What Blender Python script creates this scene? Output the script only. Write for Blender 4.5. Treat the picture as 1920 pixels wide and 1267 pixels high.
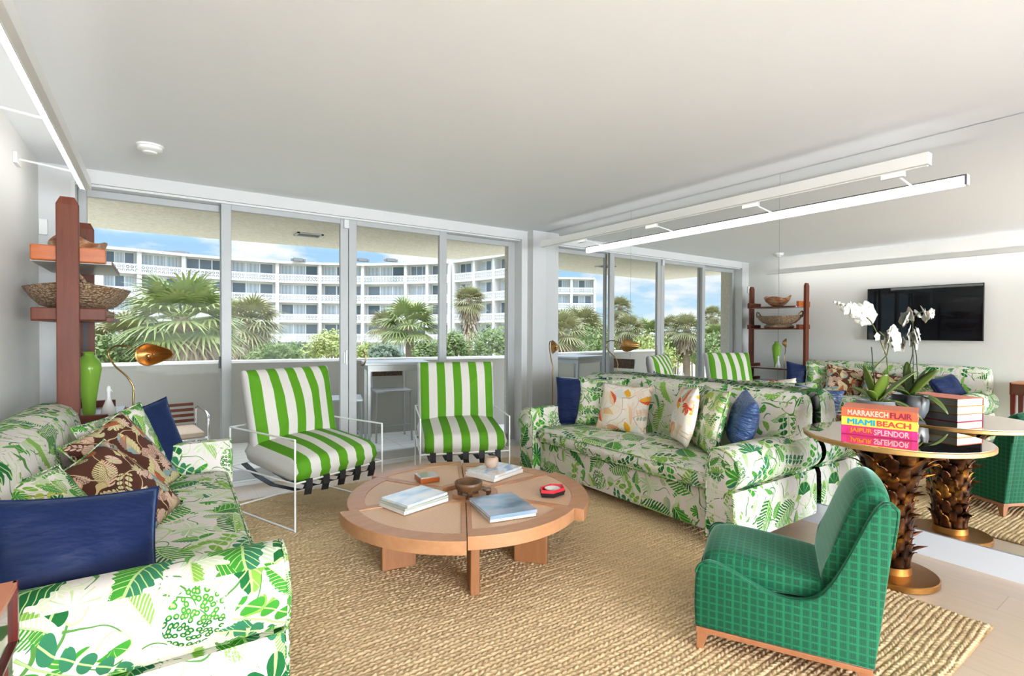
import bpy, math, random
import numpy as np
from math import sin, cos, pi, radians, sqrt
from mathutils import Vector, Matrix, Euler
from mathutils.geometry import tessellate_polygon
random.seed(7)
for o in list(bpy.data.objects): bpy.data.objects.remove(o)
SC = bpy.context.scene; COL = SC.collection

# ------------------------------------------------------------------ camera
H = 1.3226; FPX = 960.96
yaw, pitch, roll = radians(34.7477), radians(0.7291), radians(0.2434)
F = Vector((sin(yaw)*cos(pitch), cos(yaw)*cos(pitch), -sin(pitch)))
R0 = Vector((cos(yaw), -sin(yaw), 0)); U0 = R0.cross(F)
RR = R0*cos(roll)+U0*sin(roll); UU = -R0*sin(roll)+U0*cos(roll)
cam = bpy.data.objects.new('camera', bpy.data.cameras.new('camera')); COL.objects.link(cam)
cam.matrix_world = Matrix(((RR.x, UU.x, -F.x, 0), (RR.y, UU.y, -F.y, 0), (RR.z, UU.z, -F.z, H), (0, 0, 0, 1)))
cam.data.sensor_width = 36; cam.data.sensor_fit = 'HORIZONTAL'; cam.data.lens = 36*FPX/1920; cam.data.clip_start = .02; cam.data.clip_end = 600
SC.camera = cam
XL, XR, YB, ZC = -.6746, 3.7664, 4.8425, 2.4926
def ray(u, v): return F+(u-960)/FPX*RR-(v-633.5)/FPX*UU
def px(u, v, depth): return Vector((0, 0, H))+ray(u, v)*depth      # a point seen at pixel u,v at that depth

# ------------------------------------------------------------------ node helpers
class S:
    """wraps a socket so that maths on it makes nodes"""
    def __init__(s, nt, k): s.nt = nt; s.k = k
    def op(s, o, *a):
        n = s.nt.nodes.new('ShaderNodeMath'); n.operation = o
        for i, q in enumerate((s,)+a): put(s.nt, n.inputs[i], q)
        return S(s.nt, n.outputs[0])
    def __add__(s, b): return s.op('ADD', b)
    def __radd__(s, b): return s.op('ADD', b)
    def __sub__(s, b): return s.op('SUBTRACT', b)
    def __rsub__(s, b): return S.c(s.nt, b).op('SUBTRACT', s)
    def __mul__(s, b): return s.op('MULTIPLY', b)
    def __rmul__(s, b): return s.op('MULTIPLY', b)
    def __truediv__(s, b): return s.op('DIVIDE', b)
    def __lt__(s, b): return s.op('LESS_THAN', b)
    def __gt__(s, b): return s.op('GREATER_THAN', b)
    @staticmethod
    def c(nt, v):
        n = nt.nodes.new('ShaderNodeValue'); n.outputs[0].default_value = v; return S(nt, n.outputs[0])
    def sin(s): return s.op('SINE')
    def cos(s): return s.op('COSINE')
    def abs(s): return s.op('ABSOLUTE')
    def frac(s): return s.op('FRACT')
    def floor(s): return s.op('FLOOR')
    def max(s, b): return s.op('MAXIMUM', b)
    def min(s, b): return s.op('MINIMUM', b)
    def pow(s, b): return s.op('POWER', b)
    def clamp(s): return s.max(0.).min(1.)
def put(nt, inp, q):
    if isinstance(q, S): nt.links.new(q.k, inp)
    elif hasattr(q, 'is_output'): nt.links.new(q, inp)
    elif isinstance(q, tuple) and inp.type == 'RGBA': inp.default_value = (*q[:3], 1)
    else: inp.default_value = q
def nd(nt, kind, out=0, attrs=None, **ins):
    n = nt.nodes.new(kind)
    for k, v in (attrs or {}).items(): setattr(n, k, v)
    for k, v in ins.items():
        kk = k.replace('_', ' ')
        put(nt, n.inputs[int(k[1:])] if k[0] == 'i' and k[1:].isdigit() else n.inputs[kk], v)
    return S(nt, n.outputs[out])
def mixc(nt, f, a, b, mode='MIX'):
    n = nt.nodes.new('ShaderNodeMix'); n.data_type = 'RGBA'; n.blend_type = mode
    put(nt, n.inputs[0], f); put(nt, n.inputs[6], a); put(nt, n.inputs[7], b)
    return S(nt, n.outputs[2])
def sepxyz(nt, v):
    n = nt.nodes.new('ShaderNodeSeparateXYZ'); put(nt, n.inputs[0], v)
    return [S(nt, n.outputs[i]) for i in range(3)]
def comb(nt, x, y, z=0.):
    n = nt.nodes.new('ShaderNodeCombineXYZ')
    for i, q in enumerate((x, y, z)): put(nt, n.inputs[i], q)
    return S(nt, n.outputs[0])
def ramp(nt, fac, stops, interp='LINEAR'):
    n = nt.nodes.new('ShaderNodeValToRGB'); put(nt, n.inputs[0], fac); r = n.color_ramp; r.interpolation = interp
    while len(r.elements) < len(stops): r.elements.new(.5)
    for e, (p, c) in zip(r.elements, stops): e.position = p; e.color = (*c[:3], 1)
    return S(nt, n.outputs[0])
def coord(nt, which='Object'):
    n = nt.nodes.new('ShaderNodeTexCoord'); return S(nt, n.outputs[which])
def mapv(nt, v, scale=(1, 1, 1), loc=(0, 0, 0), rot=(0, 0, 0)):
    n = nt.nodes.new('ShaderNodeMapping'); put(nt, n.inputs[0], v)
    n.inputs['Scale'].default_value = scale; n.inputs['Location'].default_value = loc; n.inputs['Rotation'].default_value = rot
    return S(nt, n.outputs[0])
def noise(nt, v, scale, detail=3., rough=.5, out=0):
    return nd(nt, 'ShaderNodeTexNoise', out, Vector=v, Scale=scale, Detail=detail, Roughness=rough)
MATS = {}
def mat(name, color=(.8, .8, .8), rough=.5, metal=0., fn=None, bump=None, spec=.5, **kw):
    if name in MATS: return MATS[name]
    m = bpy.data.materials.new(name); m.use_nodes = True; nt = m.node_tree; b = nt.nodes['Principled BSDF']
    b.inputs['Roughness'].default_value = rough; b.inputs['Metallic'].default_value = metal
    b.inputs['Specular IOR Level'].default_value = spec
    c = fn(nt) if fn else color
    put(nt, b.inputs['Base Color'], c)
    for k, v in kw.items(): put(nt, b.inputs[k.replace('_', ' ')], v(nt) if callable(v) else v)
    if bump:
        h, st, di = bump(nt)
        n = nt.nodes.new('ShaderNodeBump'); n.inputs['Strength'].default_value = st; n.inputs['Distance'].default_value = di
        put(nt, n.inputs['Height'], h); nt.links.new(n.outputs[0], b.inputs['Normal'])
    MATS[name] = m
    return m
def emis(name, col, st):
    m = bpy.data.materials.new(name); m.use_nodes = True; nt = m.node_tree; nt.nodes.clear()
    e = nt.nodes.new('ShaderNodeEmission'); o = nt.nodes.new('ShaderNodeOutputMaterial')
    e.inputs[0].default_value = (*col, 1); e.inputs[1].default_value = st; nt.links.new(e.outputs[0], o.inputs[0])
    MATS[name] = m; return m

# ------------------------------------------------------------------ sky, sun, exposure
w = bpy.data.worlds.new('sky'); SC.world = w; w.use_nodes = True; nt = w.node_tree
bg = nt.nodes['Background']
g = coord(nt, 'Generated'); gx, gy, gz = sepxyz(nt, g)
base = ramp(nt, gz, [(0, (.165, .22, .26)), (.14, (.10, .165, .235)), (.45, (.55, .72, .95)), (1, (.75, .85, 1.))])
cv = comb(nt, gx/(gz.abs()+.25), gy/(gz.abs()+.25), gz*2.)
cl = noise(nt, cv, 2.1, 6., .55)
clm = nd(nt, 'ShaderNodeMapRange', 0, Value=cl, From_Min=.47, From_Max=.60)
cc = noise(nt, cv, 5., 4.)
ccol = mixc(nt, cc, (.2, .215, .235), (.28, .28, .28))
ccol = mixc(nt, nd(nt, 'ShaderNodeMapRange', 0, Value=gz, From_Min=.25, From_Max=.6), ccol, (.9, .92, .95))     # cloud overhead, out of view, brightened to add light indoors
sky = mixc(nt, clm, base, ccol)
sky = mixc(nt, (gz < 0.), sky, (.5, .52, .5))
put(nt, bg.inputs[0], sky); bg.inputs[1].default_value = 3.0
sun = bpy.data.objects.new('sun', bpy.data.lights.new('sun', 'SUN')); COL.objects.link(sun)
sun.data.energy = 1.5; sun.data.angle = radians(1.5); sun.data.color = (1, .96, .88)
sun.rotation_euler = Vector((-.35, -.55, 1.05)).to_track_quat('Z', 'Y').to_euler()
rl = bpy.data.objects.new('rear_window_daylight', bpy.data.lights.new('rear_window_daylight', 'AREA')); COL.objects.link(rl)  # added fill light behind the camera, tilted up to brighten the room
rl.data.shape = 'RECTANGLE'; rl.data.size = 4.; rl.data.size_y = 2.2; rl.data.energy = 720; rl.data.color = (.84, .92, 1)
rl.location = (1.55, -7.4, 1.1); rl.rotation_euler = (-pi/2-.42, 0, pi)
SC.view_settings.view_transform = 'Standard'; SC.view_settings.look = 'None'; SC.view_settings.gamma = 1
SC.view_settings.use_curve_mapping = False; SC.view_settings.exposure = 0.56
try:
    SC.cycles.max_bounces = 12; SC.cycles.diffuse_bounces = 6; SC.cycles.glossy_bounces = 6; SC.cycles.transparent_max_bounces = 24
    SC.cycles.sample_clamp_indirect = 8; SC.cycles.caustics_reflective = False; SC.cycles.caustics_refractive = False
    SC.cycles.use_denoising = True
except Exception: pass

# ------------------------------------------------------------------ mesh helpers
class MB:
    def __init__(s): s.v = []; s.f = []; s.uv = []; s.mi = []
    def add(s, vs, fs, uvs=None, mi=0):
        b = len(s.v); s.v += [tuple(q) for q in vs]
        for i, f in enumerate(fs):
            s.f.append(tuple(b+k for k in f)); s.uv.append(uvs[i] if uvs else None); s.mi.append(mi)
        return s
    def box(s, x0, x1, y0, y1, z0, z1, mi=0):
        return s.add([(x0, y0, z0), (x1, y0, z0), (x1, y1, z0), (x0, y1, z0), (x0, y0, z1), (x1, y0, z1), (x1, y1, z1), (x0, y1, z1)],
                     [(0, 3, 2, 1), (4, 5, 6, 7), (0, 1, 5, 4), (1, 2, 6, 5), (2, 3, 7, 6), (3, 0, 4, 7)], mi=mi)
    def bar(s, p, q, w_, h_, up=(0, 0, 1), mi=0):
        p = Vector(p); q = Vector(q); d = (q-p).normalized(); up = Vector(up)
        if abs(d.dot(up)) > .98: up = Vector((0, 1, 0))
        a = d.cross(up).normalized()*w_/2; b = a.cross(d).normalized()*h_/2
        vs = [p-a-b, p+a-b, p+a+b, p-a+b, q-a-b, q+a-b, q+a+b, q-a+b]
        return s.add(vs, [(0, 3, 2, 1), (4, 5, 6, 7), (0, 1, 5, 4), (1, 2, 6, 5), (2, 3, 7, 6), (3, 0, 4, 7)], mi=mi)
    def tube(s, pts, r, n=8, closed=False, mi=0):
        pts = [Vector(p) for p in pts]; m = len(pts); rs = r if isinstance(r, (list, tuple)) else [r]*m
        vs = []; ref = None
        for i, p in enumerate(pts):
            a = pts[(i-1) % m] if (closed or i > 0) else p; b = pts[(i+1) % m] if (closed or i < m-1) else p
            t = (b-a).normalized()
            if ref is None: ref = t.orthogonal().normalized()
            ref = (ref-t*ref.dot(t)); ref = ref.normalized() if ref.length > 1e-6 else t.orthogonal().normalized()
            bi = t.cross(ref)
            k = 1.
            if 0 < i < m-1 or closed:
                d1 = (p-a).normalized(); k = 1/max(.5, abs(d1.dot(t)))
            for j in range(n):
                an = 2*pi*j/n; vs.append(p+(ref*cos(an)+bi*sin(an))*rs[i]*k)
        fs = []
        for i in range(m if closed else m-1):
            for j in range(n):
                i2 = (i+1) % m; j2 = (j+1) % n; fs.append((i*n+j, i*n+j2, i2*n+j2, i2*n+j))
        if not closed: fs += [tuple(range(n))[::-1], tuple((m-1)*n+j for j in range(n))]
        return s.add(vs, fs, mi=mi)
    def lathe(s, prof, n=32, c=(0, 0, 0), sx=1., sy=1., mi=0):
        vs = []; fs = []; m = len(prof)
        for (r, z) in prof:
            for j in range(n):
                a = 2*pi*j/n; vs.append((c[0]+r*cos(a)*sx, c[1]+r*sin(a)*sy, c[2]+z))
        for i in range(m-1):
            for j in range(n):
                j2 = (j+1) % n; fs.append((i*n+j, i*n+j2, (i+1)*n+j2, (i+1)*n+j))
        if prof[0][0] > 1e-5: fs.append(tuple(range(n))[::-1])
        if prof[-1][0] > 1e-5: fs.append(tuple((m-1)*n+j for j in range(n)))
        return s.add(vs, fs, mi=mi)
    def prism(s, poly, z0, z1, mi=0):
        n = len(poly); ar = sum(poly[i][0]*poly[(i+1) % n][1]-poly[(i+1) % n][0]*poly[i][1] for i in range(n))
        if ar < 0: poly = poly[::-1]
        vs = [(x, y, z0) for x, y in poly]+[(x, y, z1) for x, y in poly]
        fs = [tuple(range(n))[::-1], tuple(range(n, 2*n))]+[(i, (i+1) % n, n+(i+1) % n, n+i) for i in range(n)]
        return s.add(vs, fs, mi=mi)
    def loops(s, L, cap0=True, cap1=True, mi=0, closed=True):
        n = len(L[0]); vs = [p for l in L for p in l]; fs = []
        for i in range(len(L)-1):
            for j in range(n if closed else n-1):
                j2 = (j+1) % n; fs.append((i*n+j, i*n+j2, (i+1)*n+j2, (i+1)*n+j))
        if cap0: fs.append(tuple(range(n))[::-1])
        if cap1: fs.append(tuple((len(L)-1)*n+j for j in range(n)))
        return s.add(vs, fs, mi=mi)
    def grid(s, fn, nu, nv, uvs=None, mi=0):
        vs = []; uv = []
        for i in range(nu+1):
            for j in range(nv+1):
                a, b = i/nu, j/nv; vs.append(fn(a, b)); uv.append(uvs(a, b) if uvs else (a, b))
        fs = []; U = []
        for i in range(nu):
            for j in range(nv):
                f = (i*(nv+1)+j, (i+1)*(nv+1)+j, (i+1)*(nv+1)+j+1, i*(nv+1)+j+1); fs.append(f); U.append([uv[k] for k in f])
        return s.add(vs, fs, U if uvs else None, mi=mi)
    def xf(s, M, start=0):
        s.v[start:] = [tuple(M @ Vector(p)) for p in s.v[start:]]; return s
    def mesh(s, name, smooth=None, weld=False, uvo=(0, 0)):
        me = bpy.data.meshes.new(name); me.from_pydata(s.v, [], s.f); me.update()
        if any(s.mi): me.polygons.foreach_set('material_index', s.mi)
        nrm = np.zeros(len(s.f)*3); me.polygons.foreach_get('normal', nrm); nrm = np.abs(nrm.reshape(-1, 3))
        ul = me.uv_layers.new(name='UVMap'); dat = []
        for i, f in enumerate(s.f):
            if s.uv[i]: dat += [c for q in s.uv[i] for c in q[:2]]
            else:
                a = nrm[i]; k = int(np.argmax(a))
                for q in f:
                    p = s.v[q]
                    dat += [(p[1]+uvo[0], p[2]+uvo[1]), (p[0]+uvo[0], p[2]+uvo[1]), (p[0]+uvo[0], p[1]+uvo[1])][k]
        ul.data.foreach_set('uv', dat)
        if smooth is not None:
            me.polygons.foreach_set('use_smooth', [True]*len(s.f))
            if smooth < 179: me.set_sharp_from_angle(angle=radians(smooth))
        if weld:
            import bmesh
            bm = bmesh.new(); bm.from_mesh(me); bmesh.ops.remove_doubles(bm, verts=bm.verts, dist=1e-4); bm.to_mesh(me); bm.free()
        return me
def smoothp(P, n=6):
    P = [Vector(p) for p in P]; o = []
    for i in range(len(P)-1):
        p0, p1, p2, p3 = P[max(0, i-1)], P[i], P[i+1], P[min(len(P)-1, i+2)]
        for k in range(n):
            t_ = k/n; o.append(.5*((2*p1)+(p2-p0)*t_+(2*p0-5*p1+4*p2-p3)*t_*t_+(3*p1-p0-3*p2+p3)*t_**3))
    return o+[P[-1]]
def obj(name, mb, mts, parent=None, smooth=None, bevel=0., seg=2, sub=0, weld=False, loc=None, uvo=(0, 0), label=None):
    me = mb.mesh(name, smooth, weld, uvo) if isinstance(mb, MB) else mb
    o = bpy.data.objects.new(name, me); COL.objects.link(o)
    for m in (mts if isinstance(mts, (list, tuple)) else [mts]): me.materials.append(m)
    if parent: o.parent = parent
    if loc: o.location = loc
    if bevel:
        b = o.modifiers.new('bevel', 'BEVEL'); b.width = bevel; b.segments = seg; b.limit_method = 'ANGLE'; b.angle_limit = radians(40)
        if smooth is None: me.polygons.foreach_set('use_smooth', [False]*len(me.polygons))
    if sub:
        b = o.modifiers.new('sub', 'SUBSURF'); b.levels = sub; b.render_levels = sub
    if label: o['label'] = label
    return o
def tag(o, label, cat, group=None, kind=None):
    o['label'] = label; o['category'] = cat
    if group: o['group'] = group
    if kind: o['kind'] = kind
    return o
def thing(name, label, cat, loc=(0, 0, 0), rz=0., group=None, rot=None):
    o = bpy.data.objects.new(name, None); COL.objects.link(o); o.empty_display_size = .1
    o.location = loc; o.rotation_euler = rot if rot else (0, 0, rz)
    return tag(o, label, cat, group)
def struct(name, mb, m, **k):
    par = k.pop('parent', None); o = obj(name, mb, m, par, **k)
    if not par: o['kind'] = 'structure'
    return o
def dup(root, loc, rz=None, label=None, group=None):
    r = root.copy(); COL.objects.link(r); r.location = loc
    if rz is not None: r.rotation_euler = (0, 0, rz)
    if label: r['label'] = label
    if group: r['group'] = group
    for ch in list(root.children):
        c = ch.copy(); COL.objects.link(c); c.parent = r
        for g_ in list(ch.children):
            d = g_.copy(); COL.objects.link(d); d.parent = c
    return r
def rrect(w_, d_, r, z, n=6, cx=0, cy=0):
    r = min(r, w_/2-1e-4, d_/2-1e-4); P = []
    for (sx, sy, a0) in ((1, -1, -90), (1, 1, 0), (-1, 1, 90), (-1, -1, 180)):
        for k in range(n+1):
            a = radians(a0+90*k/n); P.append((cx+sx*(w_/2-r)+r*cos(a), cy+sy*(d_/2-r)+r*sin(a), z))
    return P
def softbox(mb, w_, d_, z0, z1, r, rc=.05, crown=0., c=(0, 0), n=6, belly=0.):
    """a rounded, crowned cushion block"""
    L = []
    for k in range(5):
        a = pi/2*k/4; L.append(rrect(w_-2*r*(1-sin(a)), d_-2*r*(1-sin(a)), rc, z0+r*(1-cos(a)), n, *c))
    if belly:
        L.append(rrect(w_+2*belly, d_+2*belly, rc+belly, (z0+z1)/2, n, *c))
    for k in range(5):
        a = pi/2*k/4; L.append(rrect(w_-2*r*(1-cos(a)), d_-2*r*(1-cos(a)), rc, z1-r*(1-sin(a)), n, *c))
    wi, di = w_-2*r, d_-2*r
    for t in (.85, .65, .45, .25, .08):
        L.append(rrect(wi*t, di*t, rc*t, z1+crown*(1-t*t), n, *c))
    return mb.loops(L)
def pillow(w_, h_, t_, pinch=.07, seed=0, n=18, sag=0.):
    """scatter cushion: x width, z height, y thickness (front faces -y), sharp corners; origin at its centre"""
    rnd = random.Random(seed); ph = [rnd.uniform(0, 6) for _ in range(6)]
    mb = MB()
    for sgn in (-1, 1):
        def fn(a, b):
            u = (a*2-1); v = (b*2-1)
            u = math.copysign(abs(u)**.85, u); v = math.copysign(abs(v)**.85, v)
            x = w_/2*u*(1-pinch*(1-v*v)); z = h_/2*v*(1-pinch*(1-u*u))
            th = t_/2*(max(0, (1-u*u)*(1-v*v)))**.42
            th *= 1+.10*sin(4*u+ph[0])*sin(3*v+ph[1])+.05*sin(9*u+ph[2]+3*v)*(1-u*u)
            cr = .006*sin(14*(u*v)+ph[3])*(u*u*v*v)
            z -= sag*(1-abs(u))*max(0, v)
            return (x, sgn*(th+cr if th > 1e-6 else 0), z)
        def uvf(a, b, sgn=sgn): return ((a-.5)*w_+seed*.37+(0 if sgn < 0 else 1.3), (b-.5)*h_+seed*.21)
        if sgn < 0: mb.grid(fn, n, n, uvf)
        else: mb.grid(lambda a, b: fn(1-a, b), n, n, lambda a, b: uvf(1-a, b))
    return mb
# ------------------------------------------------------------------ printed fabric
def leafgroup():
    """one layer of botanical motifs on a 2D coordinate: colour choice, shade, mask"""
    ng = bpy.data.node_groups.new('botanical_motifs', 'ShaderNodeTree')
    I = ng.interface
    I.new_socket('Vector', in_out='INPUT', socket_type='NodeSocketVector')
    I.new_socket('Seed', in_out='INPUT', socket_type='NodeSocketFloat')
    for n_ in ('Mask', 'Pick', 'Line'): I.new_socket(n_, in_out='OUTPUT', socket_type='NodeSocketFloat')
    gi = ng.nodes.new('NodeGroupInput'); go = ng.nodes.new('NodeGroupOutput')
    x, y, _ = sepxyz(ng, S(ng, gi.outputs[0])); sd = S(ng, gi.outputs[1])
    p = comb(ng, x+sd*7.31, y+sd*3.17)
    v = ng.nodes.new('ShaderNodeTexVoronoi'); v.voronoi_dimensions = '2D'; v.inputs['Scale'].default_value = 1; v.inputs['Randomness'].default_value = .55
    ng.links.new(p.k, v.inputs['Vector'])
    px_, py_, _ = sepxyz(ng, S(ng, v.outputs['Position'])); qx, qy, _ = sepxyz(ng, p)
    dx, dy = qx-px_, qy-py_
    cr, cg, cb = [S(ng, o) for o in sepc(ng, v.outputs['Color'])]
    an = cr*6.283; ca, sa = an.cos(), an.sin()
    rx = dx*ca+dy*sa; ry = dy*ca-dx*sa; ay = ry.abs()
    t = rx/.5; t2 = (1.-t*t).max(0.)
    # veined leaf
    w1 = t2.pow(.75)*.24*(1.-t*.45)*(1.+(rx*55.).sin()*.10)
    m1 = ay < w1
    l1 = (ay < .014).max(((rx-ay*.9)*10.).frac() < .16)
    # comb frond
    fx = ((rx-ay*.7)*12.).frac()
    m2 = ((ay < t2.pow(.6)*.3)*(fx < .66)).max((ay < .018)*(rx.abs() < .55)); l2 = (fx < .14).max(ay < .012)
    # sprig of paired oval leaflets
    sx = ((rx-ay*.35)*5.2); fs = (sx.frac()-.5)/.40; ys = (ay-.15)/.115
    m3 = (((fs*fs+ys*ys) < 1.)*(rx.abs() < .46)).max((ay < .012)*(rx.abs() < .5)); l3 = (ys.abs() < .09)+(ay < .01)
    # spread hand of lobes
    r = (rx*rx+ry*ry).pow(.5); th = ry.op('ARCTAN2', rx)
    lob = (th*3.5).cos().abs()
    m4 = r < (lob.pow(.6)*.30+.15); l4 = lob > .985
    # lily pad in two tones
    m5 = (r < .33)*((th.abs() > .22).max(r < .1)); l5 = ((th*4.).sin().abs() < .12)+(r > .30)
    # speckled ball
    vb = ng.nodes.new('ShaderNodeTexVoronoi'); vb.voronoi_dimensions = '2D'; vb.inputs['Scale'].default_value = 16; ng.links.new(p.k, vb.inputs['Vector'])
    sp = S(ng, vb.outputs['Distance'])
    m6 = (r < .3)*(sp < .46); l6 = sp < .2
    M = m1; Ln = l1
    for th_, mm, ll in ((.30, m2, l2), (.46, m3, l3), (.64, m4, l4), (.78, m5, l5), (.92, m6, l6)):
        k = cg > th_; M = M*(1.-k)+mm*k; Ln = Ln*(1.-k)+ll*k
    half = (ry > 0.)*.17
    put(ng, go.inputs[0], M.clamp()); put(ng, go.inputs[1], (cb*.83+half)); put(ng, go.inputs[2], Ln.clamp())
    return ng
def sepc(nt_, k):
    n = nt_.nodes.new('ShaderNodeSeparateColor'); nt_.links.new(k, n.inputs[0]); return n.outputs
LG = leafgroup()
def printed(bgc, layers, vine=None, warp=.03, wscale=6.):
    def fn(nt_):
        uv = coord(nt_, 'UV'); nz = noise(nt_, uv, wscale, 2., .5, 1)
        n = nt_.nodes.new('ShaderNodeVectorMath'); n.operation = 'MULTIPLY_ADD'
        put(nt_, n.inputs[0], nz); n.inputs[1].default_value = (warp*2, warp*2, 0); put(nt_, n.inputs[2], uv); p = S(nt_, n.outputs[0])
        c = bgc
        if vine:
            vn = noise(nt_, mapv(nt_, p, loc=(3, 1, 0)), 5., 1., .4); c = mixc(nt_, ((vn-.5).abs() < .0075), c, vine)
            vn = noise(nt_, mapv(nt_, p, loc=(8, 4, 0)), 4., 1., .4); c = mixc(nt_, ((vn-.5).abs() < .006), c, vine)
        for (sc, seed, stops, line) in layers:
            gn = nt_.nodes.new('ShaderNodeGroup'); gn.node_tree = LG; gn.inputs[1].default_value = seed
            put(nt_, gn.inputs[0], mapv(nt_, p, (sc, sc, 1)))
            lc = ramp(nt_, S(nt_, gn.outputs[1]), stops, 'CONSTANT')
            lc = mixc(nt_, S(nt_, gn.outputs[2]), lc, line)
            c = mixc(nt_, S(nt_, gn.outputs[0]), c, lc)
        return c
    return fn
weave = lambda st=.12: (lambda nt_: (nd(nt_, 'ShaderNodeTexNoise', 0, Vector=mapv(nt_, coord(nt_, 'UV'), (220, 220, 1)), Scale=1.5, Detail=2.), st, .002))
DG, MG, LM, PG, YG, TG = (.012, .14, .035), (.05, .29, .03), (.21, .42, .06), (.50, .62, .36), (.42, .48, .08), (.035, .20, .095)
leaf_print = mat('tropical_leaf_print', rough=.8, spec=.2, bump=weave(), fn=printed((.74, .69, .645), [
    (5.6, 1., [(0, (.66, .70, .50)), (.35, (.74, .69, .645)), (.6, (.60, .67, .48)), (.8, (.46, .60, .36))], (.78, .78, .64)),
    (8.5, 4., [(0, MG), (.20, (.74, .69, .645)), (.62, LM), (.75, PG), (.9, TG)], (.50, .64, .30)),
    (3.9, 2., [(0, DG), (.22, MG), (.40, TG), (.52, LM), (.64, DG), (.78, (.74, .69, .645))], (.45, .62, .24))], vine=(.09, .26, .05)))
leaf_print_fine = mat('tropical_leaf_print_small', rough=.8, spec=.2, bump=weave(), fn=printed((.78, .73, .67), [
    (8, 3., [(0, (.62, .68, .46)), (.5, PG)], (.74, .77, .55)), (6.6, 9., [(0, MG), (.3, DG), (.6, LM), (.8, YG)], (.55, .68, .35)), (13, 5., [(0, DG), (.4, MG), (.7, LM)], (.55, .68, .35))], vine=(.09, .26, .05)))
brown_print = mat('brown_floral_print', rough=.7, spec=.2, bump=weave(), fn=printed((.085, .028, .016), [
    (6.5, 2., [(0, (.75, .50, .40)), (.3, (.62, .56, .28)), (.5, (.2, .36, .40)), (.68, (.8, .62, .5)), (.85, (.78, .42, .06))], (.5, .3, .14)),
    (10, 5., [(0, (.72, .5, .4)), (.35, (.6, .55, .3)), (.7, (.45, .12, .05))], (.25, .1, .05))], vine=(.62, .48, .24)))
cream_print = mat('cream_floral_print', rough=.7, spec=.2, bump=weave(), fn=printed((.86, .79, .70), [
    (7.5, 7., [(0, (.84, .70, .60)), (.3, (.85, .74, .5)), (.6, (.7, .75, .72)), (.8, (.85, .72, .66))], (.8, .66, .55)),
    (6.8, 3., [(0, (.86, .80, .72)), (.36, (.80, .38, .03)), (.5, (.86, .79, .70)), (.62, (.72, .05, .03)), (.74, (.82, .55, .45)), (.86, (.35, .45, .40))], (.80, .55, .12))], vine=(.62, .45, .35)))
velvet = mat('blue_velvet', (.002, .011, .062), .6, spec=.3, Sheen_Weight=.3, Sheen_Roughness=.4, Sheen_Tint=(.25, .4, .75, 1),
    bump=lambda n_: (noise(n_, mapv(n_, coord(n_), (1, 1, 2.5)), 9., 3.), .5, .03))
satin = mat('blue_satin', (.035, .085, .23), .34, spec=.6, bump=lambda n_: (noise(n_, mapv(n_, coord(n_), (1, 1, 3)), 8., 3., .6), .8, .05))
def stripes(n_):
    u, v, _ = sepxyz(n_, coord(n_, 'UV')); k = (u/.148+.25).frac() < .5
    return mixc(n_, k, (.62, .59, .54), (.085, .27, .010))
stripe = mat('green_striped_canvas', rough=.75, spec=.2, fn=stripes, bump=weave(.1))
canvas = mat('white_canvas', (.58, .56, .53), .8, bump=weave(.1), spec=.2)
def plaid(n_):
    u, v, _ = sepxyz(n_, coord(n_, 'UV'))
    a = (u/.030).frac(); b = (v/.030).frac()
    blk = (a < .66)*(b < .74)*((a*6.).frac() < .42).max((b*5.4).frac() < .42)
    th = noise(n_, mapv(n_, coord(n_, 'UV'), (160, 40, 1)), 2., 2.)
    col = mixc(n_, blk*.85, mixc(n_, th, (.004, .125, .052), (.010, .18, .08)), (.012, .04, .024))
    hi = ((a-.83).abs() < .045).max((b-.87).abs() < .045)
    return mixc(n_, hi*.07, mixc(n_, ((u/.03).floor()*.5).frac() > .2, col, mixc(n_, .3, col, (.006, .09, .04))), (.16, .44, .28))
plaid_m = mat('green_checked_weave', rough=.72, spec=.25, fn=plaid, Sheen_Weight=1., Sheen_Roughness=.28, Sheen_Tint=(.6, 1, .85, 1), bump=weave(.2))

# ------------------------------------------------------------------ woods, metals, paints
def wood(name, c1, c2, rough=.45, scale=(1, 1, 14), s=3., **k):
    def fn(n_):
        v = mapv(n_, coord(n_), scale); a = noise(n_, v, s, 5., .6)
        b = nd(n_, 'ShaderNodeTexNoise', 0, Vector=mapv(n_, coord(n_), tuple(q*3 for q in scale)), Scale=s*2, Detail=2.)
        return mixc(n_, (a*.75+b*.25-.25).clamp()*1.9, c1, c2)
    return mat(name, rough=rough, fn=fn, bump=lambda n_: (noise(n_, mapv(n_, coord(n_), tuple(q*4 for q in scale)), s*2, 3.), .06, .002), **k)
oak = wood('warm_oak', (.40, .18, .07), (.27, .10, .035), .42, (9, 9, 1.2))
oak_top = wood('warm_oak_top', (.56, .29, .145), (.42, .19, .08), .4, (2, 9, 9))
mahog = wood('reddish_mahogany', (.17, .042, .016), (.09, .02, .008), .4, (14, 14, 1.2), spec=.25)
mahog_end = wood('orange_mahogany', (.52, .13, .018), (.34, .07, .01), .25, (2, 14, 14))
legwood = wood('tan_leg_wood', (.45, .19, .085), (.33, .125, .05), .4, (9, 9, 1.5))
boxwood = wood('dark_box_wood', (.20, .045, .015), (.11, .02, .008), .3, (3, 12, 12))
bowlwood = wood('brown_bowl_wood', (.17, .085, .035), (.09, .042, .018), .4, (8, 8, 8))
wall_m = mat('white_wall_paint', (.82, .81, .785), .75, spec=.25, bump=lambda n_: (noise(n_, coord(n_), 60., 3.), .03, .002))
ceil_m = mat('white_ceiling_paint', (.88, .905, .935), .8, spec=.2)
trim_m = mat('grey_white_frame', (.42, .43, .43), .4); wall_dim = mat('dimmed_wall_paint', (.62, .625, .62), .7)  # back wall: same white paint, its weaker light put into the grey
frame_w = mat('white_frame', (.66, .67, .67), .35)
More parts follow.
